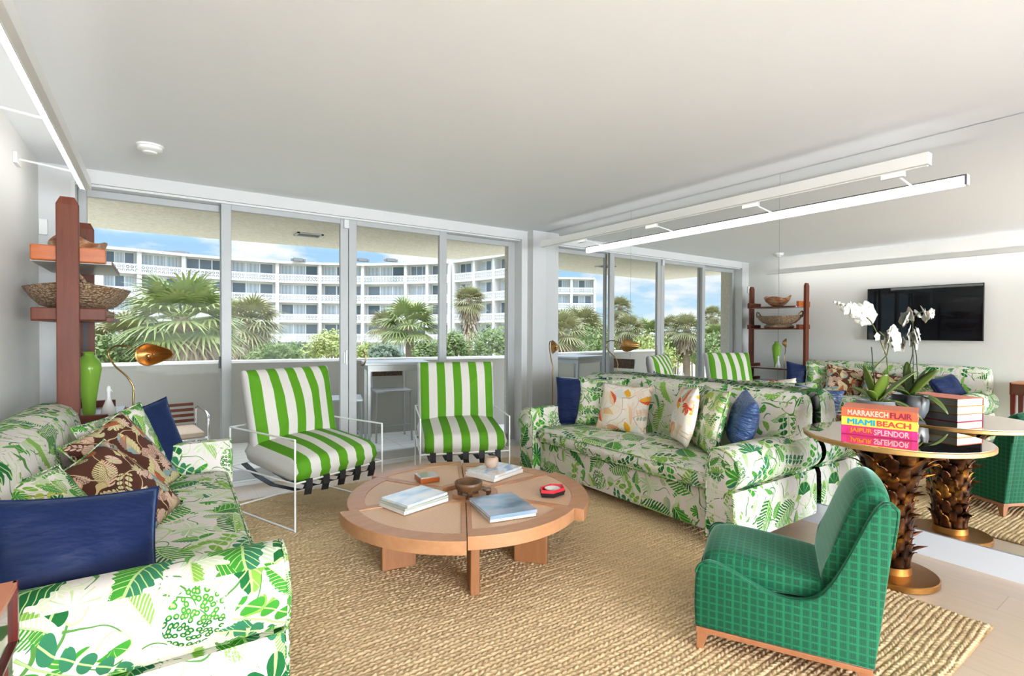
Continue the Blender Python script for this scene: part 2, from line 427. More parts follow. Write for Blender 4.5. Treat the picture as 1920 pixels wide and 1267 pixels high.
skirt_m = mat('pale_grey_skirting', (.66, .69, .75), .35)
white_metal = mat('white_metal', (.82, .82, .80), .3)
white_pl = mat('white_plastic', (.82, .82, .8), .4)
grey_metal = mat('brushed_grey_metal', (.36, .36, .35), .4, .5)
black_m = mat('black', (.012, .012, .013), .45)
black_strap = mat('black_strap', (.02, .02, .022), .6)
brass = mat('brass', (.50, .27, .09), .36, 1.)
brass_dk = mat('aged_brass', (.33, .22, .09), .35, 1.)
chrome = mat('chrome', (.8, .8, .8), .12, 1.)
tv_m = mat('tv_screen', (.005, .005, .007), .02, spec=.35)
paper = mat('book_pages', (.82, .78, .70), .8, fn=lambda n_: mixc(n_, (nd(n_, 'ShaderNodeTexWave', 0, {'bands_direction': 'Z'}, Vector=coord(n_), Scale=120., Distortion=.5)), (.84, .80, .73), (.66, .62, .56)))
def floor_fn(n_):
    v = coord(n_); x, y, _ = sepxyz(n_, v)
    row = (x/.22).floor(); ty = y/1.5+row*.37
    edge = ((x/.22).frac() < .012).max(ty.frac() < .003)
    tone = nd(n_, 'ShaderNodeTexWhiteNoise', 0, {'noise_dimensions': '2D'}, Vector=comb(n_, row, ty.floor()))
    gr = noise(n_, mapv(n_, v, (9, 1.2, 1)), 3., 5., .6)
    c = mixc(n_, (gr*1.3-.2).clamp(), (.74, .59, .46), (.62, .47, .345))
    c = mixc(n_, tone*.35, c, (.72, .58, .45)); return mixc(n_, edge*.5, c, (.4, .28, .19))
floor_m = mat('pale_oak_boards', rough=.32, fn=floor_fn, spec=.45)
def stucco_c(n_):
    a = noise(n_, coord(n_), 28., 5., .7); return mixc(n_, (a*2.4-.7).clamp(), (.60, .54, .45), (.80, .76, .68))
stucco = mat('beige_popcorn_stucco', rough=.9, fn=stucco_c, spec=.1, bump=lambda n_: (noise(n_, coord(n_), 45., 4., .7), .8, .02))
taupe = mat('taupe_parapet_paint', (.34, .32, .28), .8, spec=.2, bump=lambda n_: (noise(n_, coord(n_), 30., 4.), .25, .01))
balc_floor = mat('pale_balcony_tiles', rough=.4, fn=lambda n_: mixc(n_, nd(n_, 'ShaderNodeTexBrick', 1, {'offset': 0.}, Vector=coord(n_), Scale=1.7, Mortar_Size=.008), (.84, .83, .80), (.6, .58, .55)))
def jute_c(n_):
    v = coord(n_, 'Object'); x, y, z = sepxyz(n_, v)
    a = noise(n_, mapv(n_, v, (30, 60, 60)), 1.5, 4., .7); b = noise(n_, v, 1.6, 3.)
    row = nd(n_, 'ShaderNodeTexWhiteNoise', 0, {'noise_dimensions': '1D'}, W=((y/.0225).floor()))
    c = mixc(n_, (a*1.8-.4).clamp(), (.60, .40, .205), (.95, .74, .46))
    c = mixc(n_, (b*2.-.6).clamp()*.5, c, (.82, .64, .41)); c = mixc(n_, row*.2, c, (.62, .45, .26))
    gap = nd(n_, 'ShaderNodeMapRange', 0, Value=z, From_Min=.005, From_Max=.010)
    return mixc(n_, gap, (.48, .31, .155), c)
jute = mat('braided_jute', rough=.95, spec=.05, fn=jute_c, bump=lambda n_: (noise(n_, mapv(n_, coord(n_), (140, 300, 300)), 1., 3., .7), .6, .006))
def cane_c(n_):
    x, y, _ = sepxyz(n_, coord(n_)); a = ((x*.8+y*.6)/.010).frac(); b = ((y*.8-x*.6)/.010).frac()
    k = ((a-.5).abs() > .17).max((b-.5).abs() > .30)
    return mixc(n_, k, (.34, .15, .07), (.80, .54, .35))
cane = mat('woven_cane', rough=.5, fn=cane_c)
def wicker_f(name, c1, c2, s=70.):
    return mat(name, rough=.7, fn=lambda n_: mixc(n_, nd(n_, 'ShaderNodeTexVoronoi', 0, Vector=mapv(n_, coord(n_), (1, 1, 1.6)), Scale=s)*1.4, c1, c2),
        bump=lambda n_: (1.-nd(n_, "ShaderNodeTexVoronoi", 0, Vector=mapv(n_, coord(n_), (1, 1, 1.6)), Scale=s), 1., .01))
wicker = wicker_f('woven_straw', (.58, .42, .26), (.20, .11, .06))
wicker_lt = wicker_f('pale_straw', (.66, .52, .36), (.34, .23, .14), 90.)
wicker_dk = wicker_f('brown_rattan', (.20, .10, .045), (.05, .025, .012), 60.)
burl = mat('veined_burl_wood', rough=.4, fn=lambda n_: ramp(n_, noise(n_, mapv(n_, coord(n_), (1, 1, 3)), 11., 5., .6), [(.3, (.10, .035, .015)), (.48, (.42, .16, .06)), (.58, (.50, .38, .27)), (.75, (.3, .14, .07))]))
bronze = mat('gilded_bronze', rough=.3, metal=.8, fn=lambda n_: ramp(n_, noise(n_, coord(n_), 8., 3., .6), [(.38, (.022, .008, .004)), (.52, (.10, .032, .008)), (.68, (.46, .19, .02))]))
top_mirror = mat('bronze_mirror_top', (.93, .80, .68), .015, 1.)
mirror = mat('mirror_glass', (.93, .94, .935), 0., 1.)
def glassmat(name, tint=(1, 1, 1), gl=.07):
    m = bpy.data.materials.new(name); m.use_nodes = True; nt_ = m.node_tree; nt_.nodes.clear()
    t = nt_.nodes.new('ShaderNodeBsdfTransparent'); t.inputs[0].default_value = (*tint, 1)
    g_ = nt_.nodes.new('ShaderNodeBsdfGlossy'); g_.inputs['Roughness'].default_value = 0.
    f = nt_.nodes.new('ShaderNodeFresnel'); bf = nd(nt_, 'ShaderNodeNewGeometry', 6); put(nt_, f.inputs[0], 1.08-bf*(1.08-1/1.08))
    mx = nt_.nodes.new('ShaderNodeMixShader'); o = nt_.nodes.new('ShaderNodeOutputMaterial')
    nt_.links.new(f.outputs[0], mx.inputs[0]); nt_.links.new(t.outputs[0], mx.inputs[1]); nt_.links.new(g_.outputs[0], mx.inputs[2]); nt_.links.new(mx.outputs[0], o.inputs[0])
    MATS[name] = m; return m
pane = glassmat('clear_pane', (.97, .98, .975))
green_glass = mat('green_glass', (.42, .78, .10), .04, Transmission_Weight=.6, IOR=1.25)
led = emis('led_diffuser', (1, .985, .96), 4.5)
ceramic = mat('grey_glazed_pot', (.24, .26, .28), .28, spec=.6)
orchid_leaf = mat('orchid_leaf', rough=.35, fn=lambda n_: mixc(n_, noise(n_, coord(n_), 14., 3.), (.055, .13, .012), (.15, .21, .025)))
petal = mat('white_petal', (.78, .74, .66), .6, spec=.2, Subsurface_Weight=.15)
stem_m = mat('orchid_stem', (.10, .12, .03), .5)
white_cer = mat('white_ceramic', (.80, .79, .76), .25)

# ------------------------------------------------------------------ the room
YN = -7.5                                                            # far end of the flat behind the camera
struct('floor', MB().box(XL-.2, XR+.2, YN, 5.0, -.06, 0), floor_m)
struct('ceiling', MB().box(XL-.2, XR+.2, YN-.1, 4.845, ZC, ZC+.25), ceil_m)
struct('wall_left', MB().box(XL-.15, XL, YN, 5.05, -.06, ZC+.05), wall_m)
struct('wall_right', MB().box(XR+.012, XR+.16, YN, 5.05, -.06, ZC+.05), wall_m)
m = MB(); m.box(XL-.15, -.49, 4.843, 5.05, -.06, ZC+.25); m.box(3.507, XR+.16, 4.843, 5.05, -.06, ZC+.25); m.box(-.49, 3.507, 4.843, 5.05, 2.392, ZC+.25)
m.box(3.575, XR+.012, 4.735, 4.843, 0, ZC)
struct('wall_back', m, wall_dim)
m = MB(); m.box(XL-.15, XL+.2, YN-.12, YN, -.06, ZC+.05); m.box(XR-.2, XR+.16, YN-.12, YN, -.06, ZC+.05); m.box(XL, XR, YN-.12, YN, 2.35, ZC+.05)
struct('wall_front', m, wall_m)
struct('baseboard_right', MB().box(XR-.012, XR+.011, YN, 4.735, 0, .141), skirt_m)
struct('baseboard_left', MB().box(XL, XL+.012, YN, 4.843, 0, .1), skirt_m)
# mirror wall, panel by panel
seams = [4.733, 3.42, 1.985, .55, -.885, -2.3]
for i in range(5):
    mp = obj('mirror_panel', MB().box(XR-.001, XR+.011, seams[i+1]+.0009, seams[i]-.0009, .143, ZC-.004), mirror)
    tag(mp, ['narrow wall mirror panel next to the white pilaster by the glass doors', 'second wall mirror panel from the glass doors, behind the far half of the sofa',
             'wall mirror panel behind the near half of the leafy sofa', 'wall mirror panel behind the round brass table', 'wall mirror panel nearest the far end of the flat'][i], 'mirror', 'full height mirror panels of the right wall')
# sliding glass doors
def door_panel(n, x0, x1, y, fw=.06, top=2.385, handle=None, wl=None, wr=None):
    wl = wl or fw; wr = wr or fw
    m = MB(); m.box(x0, x0+wl, y-.022, y+.022, .045, top); m.box(x1-wr, x1, y-.022, y+.022, .045, top)
    m.box(x0+wl, x1-wr, y-.022, y+.022, top-.055, top); m.box(x0+wl, x1-wr, y-.022, y+.022, .045, .125)
    d = struct('door_%d' % n, m, trim_m, bevel=.004)
    obj('pane', MB().box(x0+wl, x1-wr, y-.003, y+.003, .125, top-.055), pane, d)
    return d
d1 = door_panel(1, -.475, .475, 5.0, top=2.375, wl=.05, wr=.03)
d2 = door_panel(2, .445, 1.50, 4.915, wl=.075, wr=.075)
d3 = door_panel(3, 1.505, 2.545, 4.915, wl=.075, wr=.085)
d4 = door_panel(4, 2.52, 3.49, 5.0, top=2.375, wl=.03, wr=.09)
obj('door_handle', MB().box(.43, .447, 4.955, 4.975, 1.0, 1.10), black_m, d2)
obj('door_handle', MB().tube([(1.62+.03*sin(t)*1.0, 4.87-.03*sin(t), 1.06+.07*cos(t)) for t in np.linspace(0, pi, 9)], .007), brass_dk, d3)
m = MB(); m.lathe([(0, 0), (.0, 0)], 3)
m = MB(); m.box(1.472, 1.487, 4.882, 4.894, 1.0, 1.14); m.box(1.452, 1.468, 4.882, 4.894, 1.02, 1.12)
obj('lock_plate', m, frame_w, d2, bevel=.003)
obj('door_stop', MB().box(1.455, 1.50, 4.87, 4.893, 2.29, 2.37), frame_w, d2)
m = MB(); m.box(-.5, 3.52, 4.87, 5.05, 0, .03); m.box(-.5, 3.52, 4.885, 4.90, .03, .045); m.box(-.5, 3.52, 4.955, 4.97, .03, .045)
struct('trim_1', m, frame_w)
m = MB(); m.box(-.5, -.478, 4.835, 5.05, 0, 2.392); m.box(3.49, 3.512, 4.835, 5.05, 0, 2.392); m.box(-.5, 3.512, 4.87, 5.05, 2.376, 2.392)
struct('trim_2', m, frame_w)
struct('trim_3', MB().box(XL, -.49, 4.838, 4.843, 0, ZC), wall_dim)

# ------------------------------------------------------------------ linear lamps on brackets
def linear_lamp(x, side, label, y0, y1):
    """side: direction from the lamp to its wall"""
    t = thing('linear_wall_lamp', label, 'lamp', (x, (y0+y1)/2, 2.268), 0, 'linear lamps on brackets'); hl = (y1-y0)/2
    W_ = .028; w1 = -side*W_; w2 = side*W_                    # w1: room side, w2: wall side
    m = MB(); m.box(-W_, W_, -hl, hl, .0201, .030)
    m.box(min(w1, w1*.8), max(w1, w1*.8), -hl+.012, hl-.012, -.034, .020)
    m.box(min(w1*.8, -side*.0015), max(w1*.8, -side*.0015), -hl+.012, hl-.012, -.034, -.029)
    m.box(-.0015, .0015, -hl+.012, hl-.012, -.040, -.029)
    m.box(-W_, W_, -hl, -hl+.012, -.034, .020); m.box(-W_, W_, hl-.012, hl, -.034, .020)
    obj('housing', m, white_metal, t)
    obj('diffuser', MB().box(min(0.002*side, w2*.96), max(0.002*side, w2*.96), -hl+.013, hl-.013, -.033, .019), led, t)
    wx = (XR-.002 if side > 0 else XL+.001)-x
    for yy in (4.12, 3.17, 2.21, 1.28):
        q = obj('wall_plate', MB().box(min(wx, wx-side*.018), max(wx, wx-side*.018), yy-.06-t.location.y, yy+.06-t.location.y, .015, .078), white_metal, t, bevel=.002)
        obj('bracket_arm', MB().tube([(wx-side*.01, yy-t.location.y, .05), (side*.02, yy-t.location.y+.0, .02)], .006, 8), white_metal, t)
    return t
linear_lamp(-.376, -1, 'long white strip lamp glowing on brackets along the left wall above the sofa and shelf', .9, 4.35)
linear_lamp(3.436, 1, 'long white strip lamp on brackets fixed to the mirror wall above the right sofa', 1.0, 4.39)

# smoke detector, wall box, television
t = thing('smoke_detector', 'round white smoke detector on the ceiling near the left strip lamp', 'smoke detector', (-.03, 4.0, ZC))
obj('housing', MB().lathe([(0, -.05), (.035, -.05), (.04, -.04), (.06, -.036), (.068, -.028), (.068, 0)], 28), white_pl, t, smooth=35)
obj('base_ring', MB().lathe([(.068, -.012), (.074, -.01), (.074, 0), (.068, 0)], 28), white_pl, t, smooth=35)
tag(obj('wall_sensor', MB().box(-.672, -.625, 4.812, 4.838, 1.985, 2.095), white_pl, bevel=.004), 'small white box high in the left corner beside the glass doors', 'sensor')
t = thing('television', 'large black flat screen television on the left wall above the sofa, seen in the mirror', 'television', (XL+.045, 2.443, 1.582))
obj('casing', MB().box(-.02, .01, -.613, .613, -.352, .352), black_m, t, bevel=.003)
obj('screen', MB().box(.0101, .0125, -.605, .605, -.344, .344), tv_m, t)
obj('wall_mount', MB().box(-.045, -.018, -.2, .2, -.15, .15), black_m, t)

# ------------------------------------------------------------------ rug (braided rows run along x)
def rug():
    x0, x1, y0, y1 = -.45, 3.09, .64, 4.42
    nx, ny = 620, 860
    X = np.linspace(x0, x1, nx); Y = np.linspace(y0, y1, ny)
    gx_, gy_ = np.meshgrid(X, Y, indexing='ij')
    rng = np.random.RandomState(3)
    rw = .0225; wob = .006*np.sin(gx_*3.1+1)+.004*np.sin(gx_*7.3+gy_*2)+.002*np.sin(gx_*19+gy_*5)
    ry = (gy_-y0+wob)/rw; row = np.floor(ry).astype(int); fy = ry-row
    off = rng.rand(400)[row]
    per = .028; ph = gx_/per+off+(np.where(row % 2 == 0, 1, -1)*(fy-.5)*.9)
    fx = ph-np.floor(ph)
    hh = np.clip(1-np.abs(2*fy-1)**3.5, 0, 1)*(.34+.66*np.clip(1-np.abs(2*fx-1)**2.5, 0, 1))*(.78+.34*rng.rand(400, 400)[row, np.floor(ph).astype(int) % 400])
    nz = rng.rand(nx, ny)*.16+.12*np.sin(gx_*23+row*1.7)*np.sin(gx_*9.1+row*5.3)
    z = .004+.0115*np.clip(hh+nz-.06, 0, 1.1)
    ed = np.minimum(np.minimum(gx_-x0, x1-gx_), np.minimum(gy_-y0, y1-gy_)); z *= np.clip(.35+ed/.02, 0, 1)
    gx2 = gx_+np.where((gx_ > x1-.02), .006*np.sin(gy_*40), 0)
    V = np.stack([gx2, gy_, z], -1).reshape(-1, 3)
    idx = np.arange(nx*ny).reshape(nx, ny); Q = np.stack([idx[:-1, :-1], idx[1:, :-1], idx[1:, 1:], idx[:-1, 1:]], -1).reshape(-1, 4)
    me = bpy.data.meshes.new('rug'); me.vertices.add(len(V)); me.vertices.foreach_set('co', V.ravel())
    me.loops.add(Q.size); me.loops.foreach_set('vertex_index', Q.ravel()); me.polygons.add(len(Q))
    me.polygons.foreach_set('loop_start', np.arange(0, Q.size, 4)); me.polygons.foreach_set('use_smooth', np.ones(len(Q), bool)); me.update(calc_edges=True)
    o = obj('rug', me, jute); tag(o, 'large braided jute rug in pale straw colour covering the floor between the sofas', 'rug')
    b = obj('rug_backing', MB().box(x0+.003, x1-.003, y0+.003, y1-.003, 0.0005, .004), jute, o)
rug()
# ------------------------------------------------------------------ sofas (local: x along the seat, -y is the front)
def make_sofa(label, loc, rz):
    t = thing('sofa', label, 'sofa', loc, rz, 'pair of leafy rolled arm sofas')
    L = 2.18; Hf = L/2; dep = 1.0; ya = -dep/2; yb = dep/2; ain = Hf-.22
    m = MB(); softbox(m, 2*ain+.02, dep-.10, .085, .34, .012, .02, 0, (0, .035)); obj('base', m, leaf_print, t, smooth=50, uvo=(.3, .1))
    m = MB(); softbox(m, 2*ain-.012, .74, .345, .47, .045, .07, .03, (0, ya+.40), 8, .012); obj('seat_cushion', m, leaf_print, t, smooth=70, uvo=(.9, .62))
    zz = .362; P = rrect(2*ain-.03, .735, .06, 0, 6, 0, ya+.40)
    pp = obj('piping', MB().tube([(a, b, zz) for a, b, c in P], .006, 6, True).tube([(a, b, .452) for a, b, c in P], .006, 6, True), leaf_print_fine, t, smooth=60)
    # back: reclined block with a rounded, padded top
    prof = [(yb-.03, .09), (yb-.022, .80), (yb-.02, .86), (yb-.05, .90), (yb-.10, .918), (yb-.16, .915), (yb-.215, .89), (yb-.245, .85), (yb-.262, .78), (yb-.285, .68), (yb-.30, .58), (yb-.30, .49), (yb-.28, .40), (yb-.27, .09)]
    Ls = []
    for x, k in ((-Hf+.06, .93), (-Hf+.07, .98), (-Hf+.10, 1.), (-Hf*.5, 1.0), (0, 1.0), (Hf*.5, 1.0), (Hf-.10, 1.), (Hf-.07, .98), (Hf-.06, .93)):
        bul = .012*(1-(x/Hf)**2)
        Ls.append([(x, (a-(yb-.13))*k+(yb-.13)-(bul if a < yb-.2 else 0), .09+(z-.09)*(k if z > .5 else 1)+(bul if z > .8 else 0)) for a, z in prof])
    obj('back', MB().loops(Ls), leaf_print, t, smooth=55, uvo=(.45, .33))
    cr = [(x, yb-.245-.0, .852) for x in np.linspace(-Hf+.09, Hf-.09, 24)]
    obj('back_piping', MB().tube(cr, .006, 6), leaf_print_fine, t, smooth=60)
    for s_ in (-1, 1):
        def prf(r_=.132, cz=.505):
            ci = Hf-.14                                         # roll centre (towards outside)
            P = [(ain, .085), (ain, .30), (ain, .52)]
            for k in range(3, 16):
                a = radians(150-k*14.5); P.append((ci+.0+r_*1.04*cos(a), cz+r_*sin(a)))
            P += [(Hf-.05, .385), (Hf-.038, .35), (Hf-.034, .22), (Hf-.034, .085)]
            return P
        P = prf(); c0 = (Hf-.13, .40)
        Ls = []
        for y, k in ((ya-.0, .93), (ya+.006, .975), (ya+.02, 1.), (ya+.3, 1.), (yb-.3, 1.), (yb-.02, 1.), (yb-.0, .96)):
            Ls.append([(s_*(c0[0]+(a-c0[0])*k), y, max(.085, c0[1]+(z-c0[1])*k)) for a, z in P])
        if s_ < 0: Ls = [l[::-1] for l in Ls]
        a_ = obj('arm', MB().loops(Ls), leaf_print, t, smooth=50, uvo=(.13*s_+.2, .27))
        W = [(s_*(c0[0]+(a-c0[0])*.985), ya+.004, max(.09, c0[1]+(z-c0[1])*.985)) for a, z in P]
        obj('welt', MB().tube(W, .0065, 6), leaf_print_fine, a_, smooth=60)
        C_ = [(s_*(Hf-.14+cos(q)*(.095-.0125*q)), ya-.003, .505+sin(q)*(.095-.0125*q)) for q in np.linspace(.2, 6.6, 40)]
        obj('scroll_welt', MB().tube(C_, .004, 5), leaf_print_fine, a_, smooth=60)
    for sx in (-1, 1):
        for y in (ya+.075, yb-.10):
            m = MB(); m.loops([rrect(.042, .042, .006, 0, 2, sx*(Hf-.17), y), rrect(.058, .058, .006, .088, 2, sx*(Hf-.17), y)])
            obj('leg', m, legwood, t)
    return t
make_sofa('leaf-print sofa along the mirrored right wall, holding six cushions', (3.233, 2.742, 0), -pi/2)
make_sofa('leaf-print sofa along the left wall under the television, in the near left corner', (-.138, 2.755, 0), pi/2-.026)

# scatter cushions: centre, size, yaw (0 faces -y), tilt back, spin
def cushion(label, m_, c, w_, h_, t_, yaw_, tilt, spin=0., seed=0, pinch=.07, pipe=None, group=None, back=None):
    mb = pillow(w_, h_, t_, pinch, seed)
    M = Matrix.Rotation(radians(yaw_), 4, 'Z') @ Matrix.Rotation(-radians(tilt), 4, 'X') @ Matrix.Rotation(radians(spin), 4, 'Y')
    o = obj('cushion', mb, m_, smooth=179, weld=True); tag(o, label, 'cushion', group)
    o.matrix_world = Matrix.Translation(c) @ M
    if pipe:
        E_ = []
        for k in range(64):
            s4 = k/16; side = int(s4) % 4; f = (s4-int(s4))*2-1
            u, v = [(f, -1), (1, f), (-f, 1), (-1, -f)][side]
            E_.append((w_/2*u*(1-pinch*(1-v*v)), 0, h_/2*v*(1-pinch*(1-u*u))))
        obj('edge_piping', MB().tube(E_, .004, 5, True), pipe, o, smooth=60)
    return o
G1 = 'cushions on the left sofa'; G2 = 'cushions on the right sofa'
# left sofa, far to near
cushion('blue velvet cushion leaning at the far end of the left sofa, by the shelf', velvet, (-.06, 3.64, .64), .48, .48, .15, 38, 16, -10, 1, pipe=velvet, group=G1)
cushion('leaf-print cushion tucked between the far blue cushion and a brown one on the left sofa', leaf_print_fine, (-.13, 3.40, .665), .46, .46, .14, 52, 20, -8, 2, pipe=leaf_print_fine, group=G1)
cushion('brown floral cushion, the farther of the two, leaning on the leaf-print one', brown_print, (-.12, 3.14, .665), .46, .46, .14, 56, 34, -14, 3, pipe=leaf_print_fine, group=G1)
cushion('brown floral cushion with a yellow bloom, the nearer of the two on the left sofa', brown_print, (-.13, 2.68, .635), .44, .44, .14, 58, 42, -14, 11, pipe=leaf_print_fine, group=G1)
cushion('leaf-print cushion lying back between the near blue cushion and the brown ones', leaf_print_fine, (-.30, 2.30, .66), .42, .40, .13, 60, 40, 0, 5, pipe=leaf_print_fine, group=G1)
cushion('wide blue velvet cushion propped on the near arm of the left sofa', velvet, (-.205, 2.03, .635), .44, .38, .17, 20, 28, 9, 6, pipe=velvet, group=G1)
# right sofa, far to near
cushion('blue velvet cushion leaning on the far arm of the right sofa', velvet, (3.22, 3.52, .68), .46, .44, .14, -42, 10, 0, 7, pipe=velvet, group=G2)
cushion('leaf-print cushion in front of the far blue cushion on the right sofa', leaf_print_fine, (3.28, 3.33, .69), .44, .44, .14, -62, 14, 0, 8, pipe=leaf_print_fine, group=G2)
cushion('cream floral cushion with red and yellow blooms, farther one on the right sofa', cream_print, (3.25, 3.02, .675), .50, .42, .14, -80, 17, 0, 9, group=G2)
cushion('cream floral cushion seen edge on, leaning before the nearer leaf-print cushion', cream_print, (3.19, 2.37, .715), .44, .43, .14, -130, 12, -4, 10, group=G2)
cushion('leaf-print cushion between the cream floral cushion and the crumpled blue one', leaf_print_fine, (3.24, 2.20, .70), .46, .46, .15, -126, 14, 0, 12, pipe=leaf_print_fine, group=G2)
cushion('shiny crumpled blue cushion leaning on the near arm of the right sofa', satin, (3.27, 1.96, .72), .38, .38, .17, -138, 14, 8, 13, pinch=.10, group=G2)

# ------------------------------------------------------------------ striped sling chairs (local: -y front, width .735, depth .80)
def make_sling(label, loc, rz):
    t = thing('sling_chair', label, 'armchair', loc, rz, 'striped sling chairs by the glass doors')
    W, D, hT, hS = .735, .80, .60, .315; r = .0065; x = W/2; y0, y1 = -D/2, D/2
    m = MB()
    for sx in (-x, x):
        m.tube([(sx, y0, 0), (sx, y0, hT)], r); m.tube([(sx, y1, 0), (sx, y1, hT)], r)
        m.tube([(sx, y0, hT), (sx, y1, hT)], r); m.tube([(sx, y0, .008), (sx, y1, .008)], r); m.tube([(sx, y0, hS), (sx, y1, hS)], r)
    for yy, zz in ((y0, hS), (y1, hS), (y1, hT), (y1, .008)): m.tube([(-x, yy, zz), (x, yy, zz)], r)
    obj('frame', m, white_metal, t, smooth=60)
    for i in range(5):
        xx = -x+.10+i*(W-.2)/4
        P = [(xx, y0, hS), (xx, y0+.03, hS-.055), (xx, y0+.12, hS-.085), (xx, y0+.42, hS-.10), (xx, y1-.20, hS-.07), (xx, y1, hS)]
        ms = MB()
        for a, b in zip(P[:-1], P[1:]): ms.bar(a, b, .045, .004, up=(0, .3, 1))
        ms.box(xx-.024, xx+.024, y0-.010, y0+.010, hS-.05, hS+.012); ms.bar((xx, y0, hS-.045), (xx+.012, y0+.03, hS-.10), .046, .006)
        obj('strap', ms, black_strap, t)
    def stripey(mb, name, side):
        me = mb.mesh(name, 70)
        ul = me.uv_layers[0].data
        for pg in me.polygons:
            sd = side(pg)
            for li in pg.loop_indices:
                co = me.vertices[me.loops[li].vertex_index].co
                ul[li].uv = (co.x, co.y+co.z)
            if sd: pg.material_index = 1
        obj(name, me, [stripe, canvas], t)
    mb = MB(); softbox(mb, W-.025, .70, -.095, .095, .07, .11, .03, (0, 0), 8, .012)
    stripey(mb.xf(Matrix.Translation((0, -.065, .412)) @ Matrix.Rotation(radians(6), 4, 'X')), 'seat_cushion', lambda p: abs(p.normal.x) > .80)
    mb = MB(); softbox(mb, W-.04, .58, -.07, .075, .055, .03, .045, (0, 0), 8)
    # pull the four corners out a little
    for k, (x_, y_, z_) in enumerate(mb.v):
        u_, v_ = x_/((W-.04)/2), y_/.30; e_ = min(1., abs(u_))**4*min(1., abs(v_))**4*(2.2 if y_ > 0 else .8)
        wob_ = .006*sin(9*y_+k*.0)*sin(7*x_)
        mb.v[k] = (x_*(1-.045*(1-min(1, v_*v_))+.03*e_), y_*(1-.06*(1-min(1, u_*u_))+.085*e_), z_*(1-.45*min(1, e_/2.2))+wob_)
    stripey(mb.xf(Matrix.Translation((0, .20, .705)) @ Matrix.Rotation(radians(-13), 4, 'X') @ Matrix.Rotation(radians(90), 4, 'X')), 'back_cushion', lambda p: abs(p.normal.x) > .72)
    return t
make_sling('green and white striped sling chair with thin white frame, beside the left sofa', (.93, 4.027, .012), radians(21.5))
make_sling('green and white striped sling chair facing the room, beside the right sofa', (2.225, 4.03, .012), radians(-21.2))

# ------------------------------------------------------------------ round coffee table in six sections
CT = (1.49, 2.62)
def coffee_table():
    t = thing('coffee_table', 'low round wooden coffee table with cane sections and stepped rim, on the rug', 'coffee table', (CT[0], CT[1], .012))
    seam = [-119, -59, 3, 63, 119, 174, 241]
    zt, zb = .368, .303
    for i in range(6):
        a0, a1 = radians(seam[i]), radians(seam[i+1]); Ro = .665 if i % 2 == 0 else .715; ri = .15
        if i in (0, 2, 4): Ro = .665
        def pol(r, a): return (r*cos(a), r*sin(a))
        g_ = .0025
        outer = [pol(Ro, a0+g_/Ro+(a1-a0-2*g_/Ro)*k/24) for k in range(25)]+[pol(ri, a1-g_/ri-(a1-a0-2*g_/ri)*k/6) for k in range(7)]
        mo, ms, mi_ = .095, .026, .04; r1, r2 = Ro-mo, ri+mi_
        inner = [pol(r1, a0+ms/r1+(a1-a0-2*ms/r1)*k/24) for k in range(25)]+[pol(r2, a1-ms/r2-(a1-a0-2*ms/r2)*k/6) for k in range(7)]
        n = len(outer); vs = [(x, y, zt) for x, y in outer]+[(x, y, zt) for x, y in inner]+[(x, y, zb) for x, y in outer]+[(x, y, zb) for x, y in inner]
        fs = []
        for j in range(n):
            k = (j+1) % n
            fs += [(j, k, n+k, n+j), (2*n+j, 3*n+j, 3*n+k, 2*n+k), (j, 2*n+j, 2*n+k, k), (n+j, n+k, 3*n+k, 3*n+j)]
        s_ = obj('tabletop_section', MB().add(vs, fs), oak_top, t, bevel=.003)
        obj('cane_panel', MB().prism([pol(r1+.004, a0+ms/r1+(a1-a0-2*ms/r1)*k/24) for k in range(25)]+[pol(r2-.004, a1-ms/r2-(a1-a0-2*ms/r2)*k/6) for k in range(7)], zt-.012, zt-.005), cane, s_)
    obj('hub', MB().lathe([(0, zb), (.142, zb), (.142, zt-.02), (.09, zt-.02), (.085, zt-.001), (0, zt-.001)], 6), oak_top, t, bevel=.002)
    for a in (-114, -49, 15, 72, 130, 171):
        a = radians(a); d = Vector((cos(a), sin(a), 0)); m = MB().bar(d*.30+Vector((0, 0, .152)), d*.49+Vector((0, 0, .152)), .046, .302)
        obj('leg', m, oak, t, bevel=.006)
coffee_table()
def book(label, c, w_, d_, h_, rz, covm, z0, group=None, cat='book', pagem=None):
    """lies flat: x is the spine's length, spine on the -y side"""
    t = thing('book', label, cat, (c[0], c[1], z0), radians(rz), group); b = .003
    m = MB(); m.box(-w_/2, w_/2, -d_/2, d_/2, 0, b); m.box(-w_/2, w_/2, -d_/2, d_/2, h_-b, h_); m.box(-w_/2, w_/2, -d_/2, -d_/2+b, b, h_-b)
    cv = obj('cover', m, covm, t, bevel=.0008)
    obj('pages', MB().box(-w_/2+.004, w_/2-.004, -d_/2+b, d_/2-.004, b, h_-b), pagem or paper, t)
    return t
def photo_cover(name, stops, sc=3., sd=0.):
    return mat(name, rough=.22, spec=.5, fn=lambda n_: ramp(n_, noise(n_, mapv(n_, coord(n_), (1.5, 3, 1), (sd, sd, 0)), sc, 2., .5), stops))
pc_sky = photo_cover('pale_sky_cover', [(.35, (.42, .60, .78)), (.5, (.72, .80, .86)), (.65, (.86, .88, .88))])
pc_bea = photo_cover('beach_cover', [(.35, (.34, .50, .70)), (.5, (.72, .76, .80)), (.62, (.62, .56, .50))], 5., 3.)
pc_mnt = photo_cover('blue_hill_cover', [(.35, (.10, .17, .24)), (.5, (.22, .33, .42)), (.65, (.36, .36, .45))], 4., 7.)
pc_wht = mat('cream_cover', (.72, .70, .66), .5); pc_gry = mat('sage_cover', (.42, .45, .38), .5)
zt = .380
